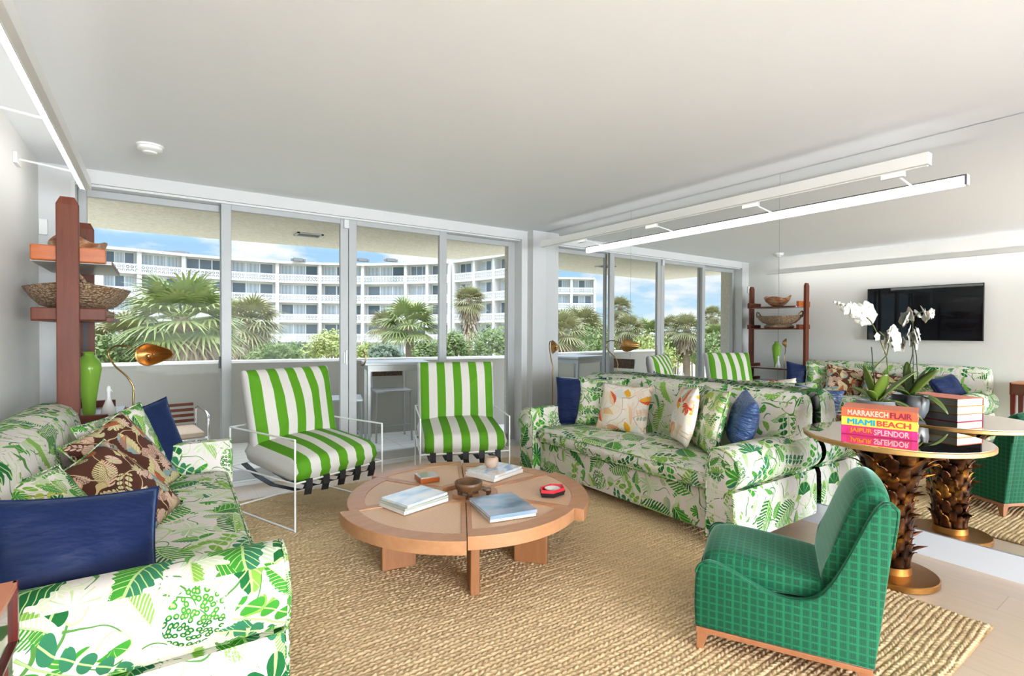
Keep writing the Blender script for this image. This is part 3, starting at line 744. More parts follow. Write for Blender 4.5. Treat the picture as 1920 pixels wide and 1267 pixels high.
# pile on the left
g3 = 'books in the left pile on the coffee table'
book('cream book at the bottom of the left pile on the coffee table', (1.155, 2.60), .30, .225, .018, 14, pc_wht, zt, g3)
book('sage covered book in the middle of the left pile on the coffee table', (1.158, 2.605), .30, .225, .012, 15, pc_gry, zt+.0182, g3)
book('magazine with a pale blue cover on top of the left pile', (1.165, 2.61), .285, .215, .012, 17, pc_sky, zt+.0304, g3)
# pile at the back right
g4 = 'books in the back pile on the coffee table'
book('thick cream book at the bottom of the back pile under the clay jar', (1.835, 2.845), .30, .25, .022, 17, pc_wht, zt, g4)
book('magazine with a beach cover lying under the clay jar', (1.84, 2.85), .29, .235, .014, 19, pc_bea, zt+.0222, g4)
# front pair
g5 = 'books in the front pile on the coffee table'
book('cream book under the dark landscape one at the front of the coffee table', (1.50, 2.245), .25, .30, .014, -12, pc_wht, zt, g5)
book('book with a dark blue landscape cover at the front of the coffee table', (1.50, 2.25), .26, .31, .018, -10, pc_mnt, zt+.0142, g5)
t = thing('clay_jar', 'small pale clay jar standing on the back book pile', 'jar', (1.835, 2.88, zt+.0366))
clay = mat('pale_clay', (.50, .36, .27), .7, bump=lambda n_: (noise(n_, coord(n_), 80., 3.), .2, .003))
obj('body', MB().lathe([(0, .001), (.030, 0), (.040, .012), (.048, .035), (.046, .058), (.036, .068), (.030, .07), (.024, .066), (.026, .04), (0, .03)], 28), clay, t, smooth=60)
t = thing('wooden_bowl', 'turned dark wooden bowl with a side handle in the middle of the coffee table', 'bowl', (1.475, 2.56, zt), radians(-20))
obj('body', MB().lathe([(0, .022), (.05, .022), (.068, .034), (.078, .058), (.082, .075), (.078, .079), (.073, .075), (.06, .045), (0, .033)], 36), bowlwood, t, smooth=60)
for k in range(3):
    a = k*2.09+.5; obj('foot', MB().loops([rrect(.026, .026, .004, 0, 2, .052*cos(a), .052*sin(a)), rrect(.03, .03, .004, .034, 2, .055*cos(a), .055*sin(a))]), bowlwood, t)
obj('handle', MB().lathe([(0, .016), (.02, .017), (.027, .023), (.025, .031), (0, .034)], 20, (.108, .0, .0)).box(.07, .1, -.008, .008, .02, .03), bowlwood, t, smooth=50)
t = thing('wooden_box', 'small square wooden box with a glossy lid at the back left of the coffee table', 'box', (1.405, 2.965, zt), radians(-6))
obj('body', MB().box(-.062, .062, -.062, .062, 0, .026), mahog_end, t, bevel=.002)
obj('lid', MB().box(-.06, .06, -.06, .06, .0262, .034), mat('glossy_lid', (.45, .42, .40), .08, spec=.8), t, bevel=.002)
t = thing('hexagonal_tray', 'red and black hexagonal tray on the right side of the coffee table', 'tray', (1.885, 2.30, zt), radians(8))
red = mat('red_lacquer', (.70, .02, .035), .3)
def hexr(r, z): return [(r*1.25*cos(radians(60*k)), r*.85*sin(radians(60*k)), z) for k in range(6)]
obj('base', MB().loops([hexr(.070, 0), hexr(.074, .012)]), black_m, t)
obj('rim', MB().loops([hexr(.070, .012), hexr(.075, .016), hexr(.072, .040), hexr(.066, .040), hexr(.060, .020)], True, False).loops([hexr(.060, .020), hexr(.058, .0195)]), red, t)
obj('collar', MB().loops([hexr(.076, .014), hexr(.078, .024), hexr(.0745, .024)], True, False), black_m, t)
obj('dish', MB().lathe([(0, .022), (.03, .022), (.045, .036), (.04, .037), (.028, .027), (0, .027)], 24), white_cer, t, smooth=60)

# ------------------------------------------------------------------ green slipper chair (local: y = 0 front .. .68 back, x = 0 near side .. .5)
def slipper():
    t = thing('slipper_chair', 'low green checked slipper chair with tan wooden base, in the near right corner', 'armchair', (1.83, 1.30, .010), math.atan2(-.88280, .46975)-pi/2)
    # local +y runs to the back; local +x is then on the left of it, so the seat spreads to -x
    rs = lambda P, n=4: [(q.x, q.y) for q in smoothp([(a, b, 0) for a, b in P], n)]
    sp = [(0, .095), (-.004, .2), (0, .30), (.012, .345), (.04, .366), (.075, .366), (.136, .348), (.214, .312), (.289, .286), (.362, .282), (.432, .308), (.482, .37), (.531, .47), (.579, .587), (.61, .66), (.635, .698), (.655, .705), (.672, .69), (.68, .66), (.660, .49), (.635, .25), (.618, .095)]
    sp = rs(sp); W = .50; s_ = -1
    def shell(x0, x1, name, poly=sp, mt=plaid_m, r=.012):
        cx = sum(p[0] for p in poly)/len(poly); cz = .3
        Ls = []
        for x, k in ((x0, .965), (x0+r*.4, .99), (x0+r, 1.), (x1-r, 1.), (x1-r*.4, .99), (x1, .965)):
            Ls.append([(s_*x, cx+(a-cx)*k, max(.095, cz+(b-cz)*k)) for a, b in poly])
        return obj(name, MB().loops(Ls if s_ < 0 else [l[::-1] for l in Ls]), mt, t, smooth=50)
    shell(0, .045, 'side_panel'); shell(W-.045, W, 'side_panel')
    body = [(.012, .095), (.008, .3), (.02, .335), (.06, .345), (.30, .27), (.44, .28), (.50, .38), (.60, .64), (.64, .695), (.668, .68), (.672, .655), (.652, .49), (.627, .25), (.610, .095)]
    shell(.03, W-.03, 'body', rs(body))
    for x in (.006, W-.006):
        obj('welt', MB().tube([(s_*x, a, b+.002) for a, b in sp[9:76]], .005, 6), plaid_m, t, smooth=60)
    seat = [(.028, .30), (.022, .355), (.045, .385), (.10, .398), (.20, .395), (.30, .385), (.40, .372), (.455, .362), (.475, .34), (.47, .30), (.44, .285), (.25, .275), (.08, .29)]
    def cush(poly, name, cx, cz, x0=.048, x1=W-.048):
        Ls = []
        poly = rs(poly)
        for x, k in ((x0, .66), (x0+.004, .80), (x0+.014, .91), (x0+.03, .975), (x0+.06, 1.02), (x0+.12, 1.06), ((x0+x1)/2, 1.08), (x1-.12, 1.06), (x1-.06, 1.02), (x1-.03, .975), (x1-.014, .91), (x1-.004, .80), (x1, .66)):
            Ls.append([(s_*x, cx+(a-cx)*(1-(1-k)*.3), cz+(b-cz)*k) for a, b in poly])
        return obj(name, MB().loops(Ls), plaid_m, t, smooth=60)
    cush(seat, 'seat_cushion', .25, .33)
    bk = [(.455, .33), (.452, .38), (.470, .45), (.50, .54), (.535, .64), (.565, .705), (.60, .735), (.635, .738), (.662, .715), (.665, .69), (.63, .66), (.585, .55), (.53, .41), (.49, .335)]
    cush(bk, 'back_cushion', .55, .52)
    m = MB(); m.box(-W+.004, -.004, .004, .612, .072, .094); obj('base_rail', m, legwood, t, bevel=.003)
    for x, y, dx, dy in ((.03, .03, 0, 0), (W-.03, .03, 0, 0), (.03, .585, 0, 0), (W-.03, .585, 0, 0)):
        sgx = -1 if x < .2 else 1; x = -x; sgx = -sgx; sgy = -1 if y < .2 else 1
        m = MB().loops([rrect(.024, .024, .003, 0, 2, x+sgx*.012, y+sgy*.012), rrect(.046, .046, .003, .073, 2, x, y)])
        obj('leg', m, legwood, t)
    return t
slipper()

# ------------------------------------------------------------------ palm-trunk side table with mirror top
TT = (3.285, 1.105); ZT = .768
def palm_table():
    t = thing('pedestal_table', 'round side table with mirror top on a gilded palm trunk base, against the mirror', 'side table', (TT[0], TT[1], 0))
    obj('base_disc', MB().lathe([(0, 0), (.208, 0), (.214, .006), (.214, .032), (.209, .036), (.095, .038), (.092, .075), (0, .075)], 56), mat('gilded_base', (.34, .155, .035), .3, .85), t, smooth=35)
    rnd = random.Random(5); m = MB()
    def rad(z): return .080+.020*(max(0, z-.1)/.6)+.10*max(0, (z-.42)/.33)**1.8
    m.lathe([(rad(z)*.93, z) for z in np.linspace(.07, .742, 16)], 24)
    rows = 13
    for i in range(rows):
        z = .07+i*.047; n = 8; r = rad(z)
        for k in range(n):
            a0 = 2*pi*(k+.5*(i % 2))/n+rnd.uniform(-.08, .08); hgt = rnd.uniform(.10, .135); wd = 2*pi*r/n*.60
            fl = rnd.uniform(.010, .034)+(.02 if i > 9 else 0)
            vs = []; nu, nv = 6, 4
            for p in range(nu+1):
                s_ = p/nu; ww = wd*(1-s_**1.5)*(.9+.3*s_)
                rr_ = rad(z+hgt*s_*.8)+.004+fl*s_**2.6
                for q in range(nv+1):
                    f = q/nv*2-1; an = a0+f*ww/rr_
                    rz_ = rr_+.007*(1-f*f)
                    vs.append((rz_*cos(an), rz_*sin(an), z+hgt*s_*(1-.25*s_**3)-.01*(1-abs(f))*0))
            fs = [(p*(nv+1)+q, p*(nv+1)+q+1, (p+1)*(nv+1)+q+1, (p+1)*(nv+1)+q) for p in range(nu) for q in range(nv)]
            m.add(vs, fs)
    for i in range(12):                                       # loose pointed fronds standing out
        a0 = rnd.uniform(0, 6.28); z = rnd.uniform(.12, .66); r = rad(z); L_ = rnd.uniform(.06, .09)
        P = [(r*cos(a0), r*sin(a0), z), ((r+L_*.45)*cos(a0), (r+L_*.45)*sin(a0), z+.022), ((r+L_)*cos(a0+.1), (r+L_)*sin(a0+.1), z+.03)]
        m.tube(P, [.012, .009, .001], 6)
    tr = obj('trunk', m, bronze, t, smooth=50); sl = tr.modifiers.new('thick', 'SOLIDIFY'); sl.thickness = .004
    obj('top_rim', MB().lathe([(0, .738), (.405, .738), (.42, .744), (.42, .762), (.415, .766), (0, .766)], 72), mat('gilt_rim', (.52, .30, .10), .35, .6), t, smooth=35)
    obj('mirror_inlay', MB().lathe([(0, .7662), (.414, .7662), (.414, ZT), (0, ZT)], 72), top_mirror, t, smooth=35)
palm_table()
# three title books, spines towards the room
def text_mesh(s_, size, xs=1.):
    cu = bpy.data.curves.new('lettering', 'FONT'); cu.body = s_; cu.size = size; cu.extrude = .0003; cu.align_x = 'LEFT'; cu.offset = 0.; cu.resolution_u = 3
    o = bpy.data.objects.new('lettering', cu); COL.objects.link(o); bpy.context.view_layer.update()
    me = bpy.data.meshes.new_from_object(o.evaluated_get(bpy.context.evaluated_depsgraph_get())); bpy.data.objects.remove(o)
    mb = MB()
    for dx, dy in ((0, 0), (.0016, 0), (-.0016, 0), (0, .0013), (0, -.0013)):       # heavier strokes
        mb.add([(v.co.x+dx, v.co.y+dy, v.co.z+dx*.02) for v in me.vertices], [tuple(p.vertices) for p in me.polygons])
    return mb.mesh('lettering')
bd = Vector((.0885, -.318, 0)).normalized(); ang = math.degrees(math.atan2(bd.y, bd.x))
BC = Vector((3.155, 1.125, 0))+Vector((-bd.y, bd.x, 0))*.125
tit = [('pink book lettered JAIPUR SPLENDOR at the bottom of the bright stack', (.72, .03, .17), [('JAIPUR', (.9, .30, .01), .040, .100), ('SPLENDOR', (.82, .50, .55), .148, .150)]),
       ('yellow book lettered MIAMI BEACH in the middle of the bright stack', (.92, .68, .06), [('MIAMI', (.0, .42, .62), .028, .125), ('BEACH', (.78, .07, .06), .160, .145)]),
       ('orange book lettered MARRAKECH FLAIR on top of the bright stack', (.86, .13, .045), [('MARRAKECH', (.95, .66, .5), .028, .182), ('FLAIR', (.30, .02, .06), .218, .090)])]
for i, (lab, colr, words) in enumerate(tit):
    nm = ['pink', 'yellow', 'orange'][i]; th = .048
    cm = mat('%s_cloth_cover' % nm, colr, .55)
    b_ = book(lab, BC, .332, .25, th, ang, cm, ZT+.0005+i*(th+.0004), 'stack of bright title books on the round mirror-top table')
    if i == 2:
        obj('jacket_top', MB().box(-.165, .165, -.124, .124, th+.0002, th+.0007), mat('salmon_jacket', (.88, .27, .17), .5), b_)
    ends = mat('%s_spine_end' % nm, [(.80, .04, .26), (.94, .80, .10), (.86, .16, .07)][i], .5)
    obj('spine_end', MB().box(.142, .165, -.1257, -.125, .003, th-.003), ends, b_); obj('spine_end', MB().box(-.165, -.142, -.1257, -.125, .003, th-.003), ends, b_)
    for (s_, c_, x_, wid) in words:
        me = text_mesh(s_, .046); xs = [v.co.x for v in me.vertices]; ys = [v.co.y for v in me.vertices]
        sx = wid/(max(xs)-min(xs)); sy = .031/(max(ys)-min(ys)); x0 = min(xs); y0 = min(ys)
        for v in me.vertices: v.co = ((v.co.x-x0)*sx-.166+x_, -.1258-v.co.z, (v.co.y-y0)*sy+.0085)
        obj('lettering', me, mat('ink_%s_%s' % (nm, s_.lower()), c_, .5), b_, label='%s lettering on the spine' % s_)

# orchid in a grey pot
def orchid():
    px0, py0 = 3.50, 1.262
    t = thing('potted_orchid', 'white orchid in a grey glazed pot behind the bright books on the round table', 'plant', (px0, py0, ZT+.0005))
    obj('pot', MB().lathe([(0, .0), (.062, .0), (.078, .01), (.098, .06), (.102, .11), (.096, .147), (.100, .152), (.100, .158), (.092, .158), (.088, .147), (.088, .13), (0, .13)], 40), ceramic, t, smooth=50)
    def leafm(az, L_, wd, up, droop, tw=0.):
        m = MB(); n = 10; vs = []
        for i in range(n+1):
            s_ = i/n; r = L_*s_*cos(up)*(1-.1*s_)*1.08; z = .135+L_*s_*sin(up)-droop*s_*s_
            wv = wd*(sin(pi*min(1, s_*.9+.08))**.7)
            for q in (-1, -.5, 0, .5, 1):
                x = r; y = q*wv/2; zz = z+abs(q)*.22*wv
                vs.append((x*cos(az)-y*sin(az), x*sin(az)+y*cos(az), zz))
        fs = [(i*5+q, i*5+q+1, (i+1)*5+q+1, (i+1)*5+q) for i in range(n) for q in range(4)]
        m.add(vs, fs); o = obj('leaf', m, orchid_leaf, t, smooth=179); k = o.modifiers.new('thick', 'SOLIDIFY'); k.thickness = .003
    for a in ((radians(-125), .22, .075, 1.15, .02), (radians(150), .26, .06, 1.25, .02), (radians(-75), .24, .075, .35, .16), (radians(-62), .30, .095, .85, .03), (radians(178), .17, .05, .9, .05), (radians(95), .2, .07, .8, .06), (radians(30), .17, .07, .6, .05), (radians(-150), .16, .05, .5, .12)):
        leafm(*a)
    def fl(P, s_, nrm, sd):
        r = random.Random(sd); m = MB(); n = Vector(nrm).normalized(); a = n.orthogonal().normalized(); b = n.cross(a)
        P = Vector(P)
        for k, (sz, wd) in enumerate(((1, .85), (1, 1.25), (1, .8), (1, 1.25), (1, .85))):
            an = k*2*pi/5+.3; d = a*cos(an)+b*sin(an); e = n.cross(d); vs = []
            for i in range(5):
                q = i/4; ww = wd*s_*.5*sin(pi*min(1, q*.86+.12)); c_ = P+d*s_*sz*q+n*s_*(.25*q-.30*q*q)
                vs += [c_-e*ww-n*.12*ww, c_, c_+e*ww-n*.12*ww]
            m.add(vs, [(i*3+j, i*3+j+1, (i+1)*3+j+1, (i+1)*3+j) for i in range(4) for j in range(2)])
        m.lathe([(0, -.006), (.005, -.003), (.006, .003), (0, .007)], 6, tuple(P+n*.006))
        return m
    def spike(pts, flowers, name):
        o = obj('flower_stem', MB().tube(pts, .0032, 6), stem_m, t, smooth=60)
        for i, (P, s_, nr) in enumerate(flowers):
            f = obj('flower', fl(P, s_, nr, i), petal, o, smooth=179); k = f.modifiers.new('thick', 'SOLIDIFY'); k.thickness = .0015
    L = lambda X, Y, Z: (X-px0, Y-py0, Z-ZT)
    rnd = random.Random(3)
    p1 = [L(3.51, 1.235, .91), L(3.535, 1.21, 1.05), L(3.53, 1.22, 1.18), L(3.50, 1.25, 1.30), L(3.44, 1.27, 1.39), L(3.36, 1.285, 1.44), L(3.25, 1.29, 1.465), L(3.12, 1.28, 1.475), L(3.04, 1.27, 1.475)]
    f1 = []
    for k in range(11):
        s_ = k/10; X = 3.50-.40*s_; Z = 1.425+.035*sin(s_*2.6); f1.append((L(X+rnd.uniform(-.012, .012), 1.285+rnd.uniform(-.045, .045), Z-.012+rnd.uniform(-.02, .028)), .056-.020*s_, (rnd.uniform(-.5, .1), -1+rnd.uniform(-.3, .7), rnd.uniform(-.3, .3))))
    for k in range(4): f1.append((L(3.08-.02*k, 1.275+.012*(k % 2), 1.475+.004*k), .014-.002*k, (-1, 0, .5)))
    spike(p1, f1, 'a')
    p2 = [L(3.49, 1.28, .91), L(3.47, 1.29, 1.05), L(3.50, 1.26, 1.13), L(3.56, 1.23, 1.19), L(3.575, 1.225, 1.25), L(3.55, 1.235, 1.30), L(3.48, 1.24, 1.33)]
    f2 = [(L(3.60+rnd.uniform(-.04, .04), 1.23+rnd.uniform(-.035, .035), 1.285+rnd.uniform(-.045, .04)), .052, (rnd.uniform(-.5, .3), -1, rnd.uniform(-.3, .3))) for k in range(7)]
    f2.append((L(3.45, 1.24, 1.30), .026, (-.3, -1, 0)))
    spike(p2, f2, 'b')
    obj('stake', MB().tube([L(3.475, 1.25, .90), L(3.44, 1.265, 1.24)], .003, 6), black_m, t)
orchid()
# ------------------------------------------------------------------ open shelf unit by the left wall
sh = thing('shelf_unit', 'open mahogany shelf unit on two tall posts between the left sofa and the glass doors', 'shelf', (-.405, 4.175, 0))
for yy in (-.405, .445):
    m = MB(); P = [rrect(.10, .038, .004, 0, 2, 0, yy), rrect(.098, .038, .004, 2.02, 2, 0, yy), rrect(.062, .026, .004, 2.06, 2, 0, yy)]
    p_ = obj('post', m.loops(P), mahog, sh)
    if yy > 0: obj('peg_slots', MB().box(-.006, .006, yy-.0200, yy-.0190, 1.93, 1.97).box(-.006, .006, yy-.0200, yy-.0190, 1.86, 1.90).box(-.012, .012, yy-.0200, yy-.0190, .95, 1.40), black_m, p_)
lam = mat('pale_sheen_board', (.50, .50, .49), .35)  # light reflected off the boards is put into this pale grey
for k, (z, hh, xw) in enumerate(((1.705, .085, .175), (1.375, .07, .175), (.765, .065, .175), (.555, .06, .175))):
    xr = [.165, .165, .17, .22][k]
    s_ = obj('shelf_board', MB().box(-.165, [.19, .19, .22, .26][k], -.345, .385, z-.004, z+.018), lam if k != 1 else mahog, sh, bevel=.002)
    xe = [.19, .19, .22, .26][k]; obj('board_edge', MB().box(xe, xe+.003, -.345, .385, z-.004, z+.018), mahog, s_)
    for yy in (-.374, .393):
        obj('cross_bar', MB().box(-.16, xr if yy < 0 else xr-.005, yy-.012, yy+.035, z, z+hh), mahog_end if k == 0 and yy < 0 else mahog, s_, bevel=.006)
ZS = [1.724, 1.394, .784]
t = thing('burl_bowl', 'veined wooden bowl with pointed rims on the top shelf', 'bowl', (-.40, 4.20, ZS[0]))
m = MB(); L1 = []
for (r, z) in ((.035, 0), (.075, .006), (.13, .04), (.175, .085), (.20, .135)):
    L1.append([(r*cos(a)*(.72), r*sin(a)*1.02, z+(.030*abs(sin(a))**6+.018*cos(3*a))*(z/.135)**2) for a in np.linspace(0, 2*pi, 41)[:-1]])
L2 = [[(x*.94, y*.94, z+.004) for x, y, z in l] for l in L1[::-1]]
obj('body', m.loops(L1+L2), burl, t, smooth=60)
t = thing('straw_basket', 'wide oval woven straw basket with two loop handles on the middle shelf', 'basket', (-.395, 4.17, ZS[1]))
L1 = []
for (r, z) in ((.17, 0), (.19, .03), (.175, .06), (.23, .075), (.28, .12), (.315, .165), (.325, .18)):
    L1.append([(r*cos(a)*.80, r*sin(a)*1.04, z+.018*abs(sin(a))**4*(z/.18)**2) for a in np.linspace(0, 2*pi, 61)[:-1]])
obj('body', MB().loops(L1+[[(x*.93, y*.93, z) for x, y, z in l] for l in L1[:2:-1]]), wicker, t, smooth=60)
obj('base_band', MB().loops([[(r*cos(a)*.80, r*sin(a)*1.04, z) for a in np.linspace(0, 2*pi, 61)[:-1]] for r, z in ((.20, .001), (.215, .02), (.195, .045))]), wicker_lt, t, smooth=60)
for s_ in (-1, 1):
    obj('handle', MB().tube([(.06*cos(a), s_*(.315+.03*sin(a)), .165+.085*sin(a)) for a in np.linspace(0, pi, 12)], .011, 8), wicker, t, smooth=60)
t = thing('glass_vase', 'tall green glass vase on the lower shelf behind the near post', 'vase', (-.352, 4.18, ZS[2]+.001))
obj('body', MB().lathe([(0, .002), (.030, 0), (.033, .01), (.036, .08), (.052, .20), (.065, .29), (.061, .335), (.042, .362), (.026, .376), (.026, .39), (.036, .398), (.034, .399), (.023, .388), (.023, .374), (.039, .355), (.057, .33), (.061, .29), (.048, .2), (.032, .08), (.028, .02), (0, .018)], 36), green_glass, t, smooth=60)
def shell_lamp(label, loc, rz):
    t = thing('floor_lamp', label, 'floor lamp', loc, rz, 'shell shaped brass floor lamps'); z0 = .785
    obj('base', MB().lathe([(0, 0), (.085, 0), (.09, .004), (.08, .012), (.012, .02), (0, .02)], 32), brass_dk, t, smooth=40)
    P = [(0, 0, .016), (0, 0, .5), (0, 0, z0+.10), (.002, 0, z0+.18), (-.03, -.01, z0+.25), (-.10, -.01, z0+.32), (-.135, -.01, z0+.39), (-.10, -.01, z0+.435), (-.03, -.01, z0+.435), (.045, .02, z0+.41)]
    obj('stem', MB().tube(smoothp(P), .0055, 8), brass_dk, t, smooth=60)
    m = MB(); vs = []; NU, NV = 32, 12                        # cupped shell with a drooping lobe, open to -y
    for i in range(NU+1):
        a = 2*pi*i/NU; ca, sa = cos(a), sin(a)
        for j in range(NV+1):
            f = j/NV; lobe = max(0, ca)**1.3
            ax = .078+.062*lobe; az = .070-.022*lobe
            vs.append((.10+ax*f*ca, .035-.060*f*f*(1-.25*lobe), z0+.385+az*f*sa+(.012 if sa > 0 else -.004)*lobe*f-.10*0*f))
    m.add(vs, [(i*(NV+1)+j, (i+1)*(NV+1)+j, (i+1)*(NV+1)+j+1, i*(NV+1)+j+1) for i in range(NU) for j in range(NV)])
    s_ = obj('shade', m, brass, t, smooth=179); k = s_.modifiers.new('thick', 'SOLIDIFY'); k.thickness = .003
    obj('bulb', MB().lathe([(0, -.014), (.010, -.01), (.014, 0), (.010, .01), (0, .014)], 14, (.085, .005, z0+.375)), brass_dk, s_, smooth=179)
shell_lamp('brass floor lamp with shell shade and curved stem, beside the shelf at the left sofa', (-.120, 3.94, 0), radians(-28))
shell_lamp('brass floor lamp with shell shade behind the far arm of the right sofa', (3.30, 4.03, 0), radians(-118))
t = thing('bird_figurine', 'small white long-necked bird figurine on the lower shelf beside the brass lamp', 'figurine', (-.25, 4.10, ZS[2]+.001))
obj('body', MB().lathe([(0, 0), (.035, 0), (.04, .01), (.035, .04), (.022, .075), (.012, .105), (.010, .14), (.014, .16), (.010, .18), (0, .186)], 22), white_cer, t, smooth=60)
obj('beak', MB().tube([(0, 0, .165), (.012, -.01, .158), (.022, -.018, .148)], [.007, .005, .001], 6), white_cer, t, smooth=60)

# ------------------------------------------------------------------ lacquered side table in the near left corner
t = thing('end_table', 'reddish lacquered end table at the bottom left edge, beside the near sofa arm', 'side table', (-.455, 1.17, 0))
top = mat('salmon_leather_top', (.56, .20, .10), .35, spec=.5); side = mat('dark_red_edge', (.12, .012, .008), .2, spec=.6)
obj('top', MB().box(-.198, .206, -.34, .35, .765, .779), top, t, bevel=.002)
obj('apron', MB().box(-.195, .199, -.335, .345, .65, .764), mat('glossy_red_lacquer', (.10, .035, .022), .05, spec=.9), t, bevel=.002)
obj('edge_trim', MB().box(.199, .207, .337, .350, .645, .779).box(.199, .207, -.34, .35, .645, .652), side, t)
for x in (-.17, .175):
    for y in (-.31, .325): obj('leg', MB().loops([rrect(.03, .03, .003, 0, 2, x, y), rrect(.045, .045, .003, .65, 2, x, y)]), side, t)

# ------------------------------------------------------------------ balcony
inner = [(-.9, 6.90), (.65, 6.88), (2.0, 6.60), (3.3, 6.33), (4.6, 6.06)]
def strip(poly, th, z0, z1):
    m = MB(); A = [(x, y) for x, y in poly]; B = [(x, y+th) for x, y in poly]
    L = [[(a[0], a[1], z0), (a[0], a[1], z1), (b[0], b[1], z1), (b[0], b[1], z0)] for a, b in zip(A, B)]
    return m.loops(L)
struct('floor_balcony', MB().prism([(-1., 5.05)]+[(x, y+.2) for x, y in inner][::1]+[(4.6, 5.05)], -.30, -.02), balc_floor)
struct('wall_parapet', strip(inner, .18, -.02, .935), taupe)
tr = struct('trim_4', strip([(x, y-.02) for x, y in inner], .22, .935, .962), mat('white_coping', (.84, .83, .80), .6))
struct('ceiling_balcony', MB().prism([(-1.2, 5.05), (-1.2, 7.05), (.66, 7.05), (2.06, 6.94), (3.55, 6.92), (3.75, 6.82), (4.15, 5.7), (4.4, 5.05)], 2.41, 2.75), stucco)
struct('wall_balcony_left', MB().box(-.78, -.50, 5.05, 5.24, -.02, 2.45), stucco)
struct('wall_balcony_right', MB().box(3.535, 3.95, 5.10, 5.26, -.02, 2.45), stucco)
struct('wall_outer', MB().box(XR+.16, XR+.3, YN, 5.1, -3, 3).box(XL-.3, XL-.15, YN, 5.1, -3, 3), wall_m)
t = thing('ceiling_vent', 'square metal vent grille in the balcony ceiling beyond the second door panel', 'vent', (1.42, 6.1, 2.41))
m = MB(); m.box(-.14, .14, -.11, -.085, -.012, 0); m.box(-.14, .14, .085, .11, -.012, 0); m.box(-.14, -.115, -.11, .11, -.012, 0); m.box(.115, .14, -.11, .11, -.012, 0)
obj('frame', m, grey_metal, t); obj('slats', MB().box(-.115, .115, -.085, .085, -.004, 0), mat('dark_vent', (.08, .075, .07), .7), t)

# bar table, stools, lounge chair on the balcony
t = thing('bar_table', 'tall grey metal bar table on the balcony behind the striped chairs', 'table', (2.30, 5.80, -.02), radians(-14))
obj('tabletop', MB().box(-.34, .40, -.28, .28, .955, .985), grey_metal, t, bevel=.004)
obj('apron', MB().box(-.30, .36, -.25, -.23, .885, .955).box(-.30, .36, .23, .25, .885, .955).box(-.30, -.28, -.25, .25, .885, .955).box(.34, .36, -.25, .25, .885, .955), grey_metal, t)
for x in (-.29, .35):
    for y in (-.24, .24): obj('leg', MB().box(x-.015, x+.015, y-.015, y+.015, 0, .955), grey_metal, t)
def stool(label, loc, rz, group='bar stools on the balcony'):
    t = thing('bar_stool', label, 'stool', loc, rz, group)
    for x in (-.2, .2):
        for y in (-.18, .18): obj('leg', MB().tube([(x*1.08, y*1.08, 0), (x, y, .60)], .011, 8), grey_metal, t)
    obj('seat', MB().box(-.22, .22, -.2, .2, .595, .62), grey_metal, t, bevel=.004)
    m = MB()
    for s_ in (-1, 1): m.tube([(s_*.2, .18, .60), (s_*.21, .24, .92)], .01, 8); m.tube([(s_*.205, -.18, .2), (s_*.205, .18, .2)], .008, 8)
    m.tube([(-.205, -.18, .2), (.205, -.18, .2)], .008, 8)
    obj('frame', m, grey_metal, t, smooth=60)
    obj('backrest', MB().bar((-.19, .235, .84), (.19, .235, .84), .014, .15), wicker_dk, t)
    return t
stool('bar stool with brown woven back left of the balcony bar table', (1.66, 5.62, -.02), radians(75))
stool('bar stool with brown woven back behind the balcony bar table', (2.40, 6.10, -.02), radians(-10))
stool('bar stool with brown woven back right of the balcony bar table', (3.22, 5.95, -.02), radians(-100))
t = thing('lounge_chair', 'low metal lounge chair with slatted frame and tan pad on the balcony at the left', 'chair', (.02, 5.98, -.02), radians(6))
m = MB()
for x in (-.30, .36):
    m.tube(smoothp([(x, -.3, 0), (x, -.31, .45), (x, -.25, .53), (x, .0, .55), (x, .28, .54), (x, .33, .45), (x, .33, 0)]), .012, 8)
for y in (-.26, .30): m.tube([(-.30, y, .30), (.36, y, .30)], .011, 8)
obj('frame', m, chrome, t, smooth=60)
obj('seat', MB().box(-.28, .34, -.26, .30, .30, .36), mat('tan_pad', (.60, .45, .33), .7), t, bevel=.02)
for k in range(5): obj('back_slat', MB().bar((-.28, .33+.012*k, .34+.055*k), (.34, .33+.012*k, .34+.055*k), .012, .03), mahog, t)
obj('arch', MB().tube([(-.33+.07*cos(a), -.05, .50+.13*sin(a)) for a in np.linspace(0, pi, 12)]+[(-.40, -.05, .30)], .011, 8), chrome, t, smooth=60)
t = thing('plant_stand', 'small ornate iron plant stand on the balcony behind the right striped chair', 'stand', (3.12, 5.52, -.02))
m = MB()
for x in (-.12, .12):
    for y in (-.09, .09): m.box(x-.009, x+.009, y-.009, y+.009, 0, .56)
obj('frame', m, brass_dk, t); obj('top', MB().box(-.14, .14, -.11, .11, .56, .575), brass_dk, t)
for s_ in (-1, 1): obj('scroll', MB().tube([(s_*(.07+.035*cos(q)*(1-q/9)), -.1, .63+.045*sin(q)*(1-q/9)) for q in np.linspace(0, 7, 22)], .004, 6), black_m, t)

# ------------------------------------------------------------------ white apartment house across the garden
bw = mat('sunlit_white_render', (.62, .61, .60), .8, spec=.2); bs = mat('white_recessed_wall', (.6, .6, .59), .8, spec=.2)
def win_c(n_):
    v = coord(n_, 'UV'); x, y, _ = sepxyz(n_, v); cell = (x*3.).floor()
    obi = nd(n_, 'ShaderNodeObjectInfo', 5)
    r_ = nd(n_, 'ShaderNodeTexWhiteNoise', 0, {'noise_dimensions': '2D'}, Vector=comb(n_, cell, obi*37.))
    mul = ((x*3.).frac()-.5).abs() > .455
    cur = (r_ > .56); fold = (x*60.).sin()*.5+.5
    c = mixc(n_, cur, mixc(n_, r_, (.08, .11, .13), (.26, .30, .34)), mixc(n_, fold, (.50, .54, .56), (.36, .40, .43)))
    return mixc(n_, mul, c, (.75, .76, .76))
winm = mat('apartment_window', rough=.15, fn=win_c)
